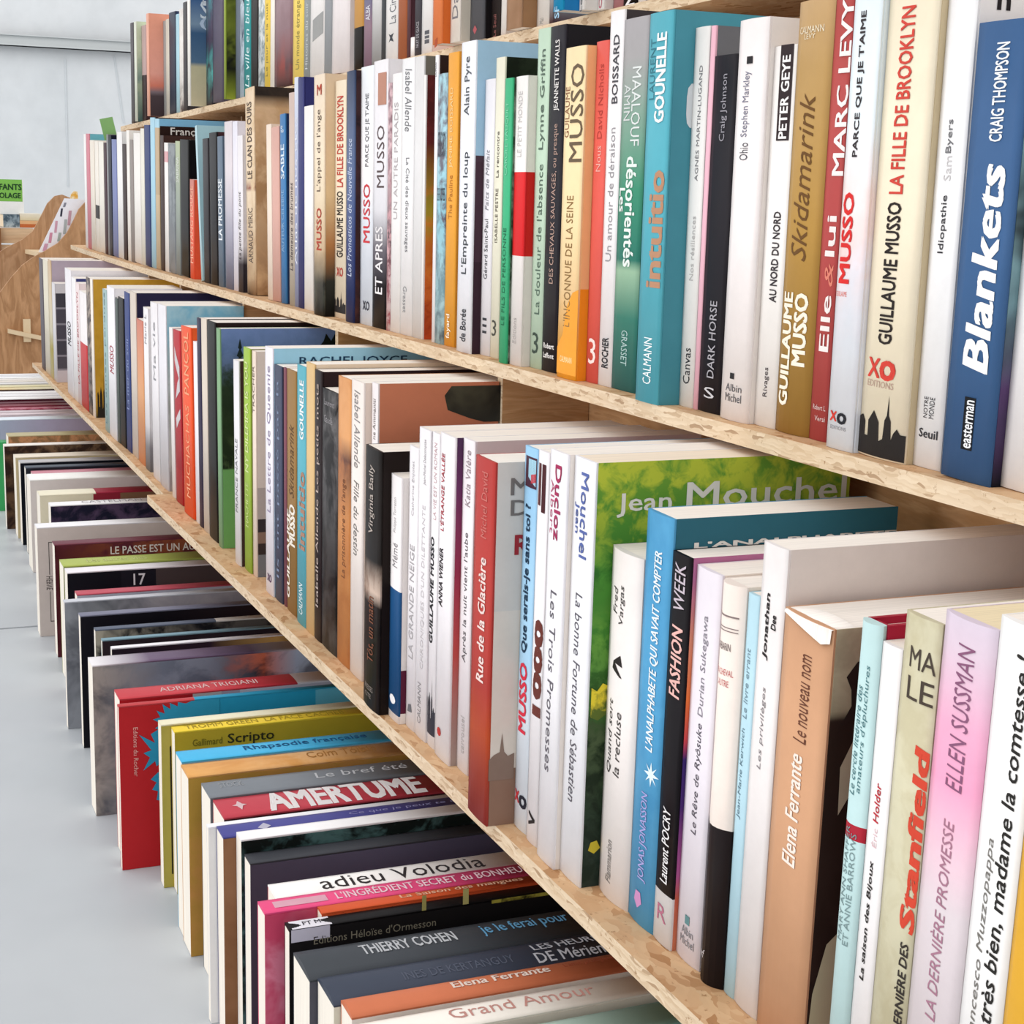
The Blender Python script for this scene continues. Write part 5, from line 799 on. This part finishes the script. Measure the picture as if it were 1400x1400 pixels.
z2_ = lying(27, 58, 299, 309, 'b:#c06a3c@0,#e0b080@.5', 'orange-brown book lying on the crate next to the grey-blue one')
z3_ = lying(27, 57, 289, 299, 'l:#d9c9a0@0,#e9e0cc@1', 'cream book lying topmost on the crate pile', base=z2_ + .0004)
z4_ = lying(36, 60, 281, 288, 'l:#7a5a4c@0,#33323a@1', 'dark slim book behind the cream one on the crate', ox=-.16, hx=.12, base=None)
sg = thing('sign', 'green and white tabletop sign reading ENFANTS BRICOLAGE beyond the rack', 'sign', V(XC - .03, .4, z1_ + .0005))
A_, B_ = on_x(-34, 244, XC - .03), on_x(33, 290, XC - .03)
g0 = on_x(0, 275, XC - .03).z
zbase = z1_ + .0005
o = box('card', XC - .033, XC - .03, A_.y, B_.y, zbase + CZ, A_.z + CZ, paper('#eeeeea')); under(o, sg)
gp = box('green_panel', XC - .0299, XC - .0292, A_.y, B_.y - .004, g0 + CZ, A_.z + CZ, paper('#7fba55')); under(gp, sg)
def sgn(x0, y0, x1, y1):
    P_, Q_ = on_x(x0, y0, XC - .029), on_x(x1, y1, XC - .029)
    return lambda p: (XC - .0288 + (p[2] * 4 if len(p) > 2 else 0), P_.y + (Q_.y - P_.y) * p[0], P_.z + (Q_.z - P_.z) * p[1] + CZ)
letter('ENFANTS', '#2a4a2c', gp, sgn(-14, 259, 29, 252), .03, 0); letter('BRICOLAGE', '#2a4a2c', gp, sgn(-20, 270, 28, 264), .03, 0)

# ------------------------------------------------------------------ lettering: flat print, made once per word, bent to its cover
fo = []
for i, (s, bold, shear, parent, fn, col, name) in enumerate(TEXTS):
    cu = bpy.data.curves.new('t', 'FONT'); cu.body = s; cu.size = 1; cu.shear = shear; cu.resolution_u = 2; cu.fill_mode = 'BOTH'
    o = bpy.data.objects.new('t', cu); C.objects.link(o); fo.append(o)
dg = bpy.context.evaluated_depsgraph_get(); dg.update()
made = []
for o in fo: made.append(bpy.data.meshes.new_from_object(o.evaluated_get(dg)))
for o in fo: bpy.data.objects.remove(o)
for me, (s, bold, shear, parent, fn, col, name) in zip(made, TEXTS):
    if not me.vertices: continue
    xs = [v.co.x for v in me.vertices]; ys = [v.co.y for v in me.vertices]
    x0, x1, y0, y1 = min(xs), max(xs), min(ys), max(ys)
    bm = bmesh.new(); bm.from_mesh(me)
    if len(bm.faces) < 6000: bmesh.ops.subdivide_edges(bm, edges=[q for q in bm.edges if q.calc_length() > .22], cuts=2)
    if bold > .004:                               # heavier strokes: four copies of the word, each a hair above the last
        k = bold; base = list(bm.verts) + list(bm.edges) + list(bm.faces)
        reps = [bmesh.ops.duplicate(bm, geom=base)['geom'] for _ in range(3)]
        for j, (g, (dx, dy)) in enumerate(zip([base] + reps, ((k, k * .7), (-k, -k * .7), (-k, k * .7), (k, -k * .7)))):
            for q in g:
                if isinstance(q, bmesh.types.BMVert): q.co.x += dx; q.co.y += dy; q.co.z = j * .00004
    bm.to_mesh(me); bm.free()
    for v in me.vertices: v.co = fn(((v.co.x - x0) / max(x1 - x0, 1e-6), (v.co.y - y0) / max(y1 - y0, 1e-6), v.co.z))
    me.materials.clear(); me.materials.append(ink(col)); me.name = name
    o = bpy.data.objects.new(name, me); C.objects.link(o)
    if parent in (gp,): under(o, parent.parent)
    else: o.parent = parent

# ------------------------------------------------------------------ labels: look first, then the neighbours
PH = {'top': 'on topmost shelf', 'mid': 'on second shelf down', 'low': 'on third shelf down', 'floor': 'in spine-up floor row'}
lab = {}
for row in PH:
    rs = sorted((r for r in BOOKS if r['row'] == row), key=lambda r: r['e'].location.x)
    for i, r in enumerate(rs):
        l = rs[i - 1]['cs'] if i else None; n = rs[i + 1]['cs'] if i + 1 < len(rs) else None
        if l and n: t = '%s, between %s and %s books, %s' % (r['desc'], l, n, PH[row])
        else: t = '%s, next to the %s one, %s' % (r['desc'], l or n, PH[row])
        w_ = t.split()
        if len(w_) > 16: t = '%s, next to %s book, %s' % (r['desc'], l or n, PH[row])
        if len(t.split()) > 16: t = '%s, %s' % (r['desc'], PH[row])
        if len(t.split()) > 16: print('LONG', t)
        if t in lab: print('DUP', t)
        lab[t] = 1; r['e']['label'] = t
for o in bpy.data.objects:
    if '_w' in o: del o['_w']
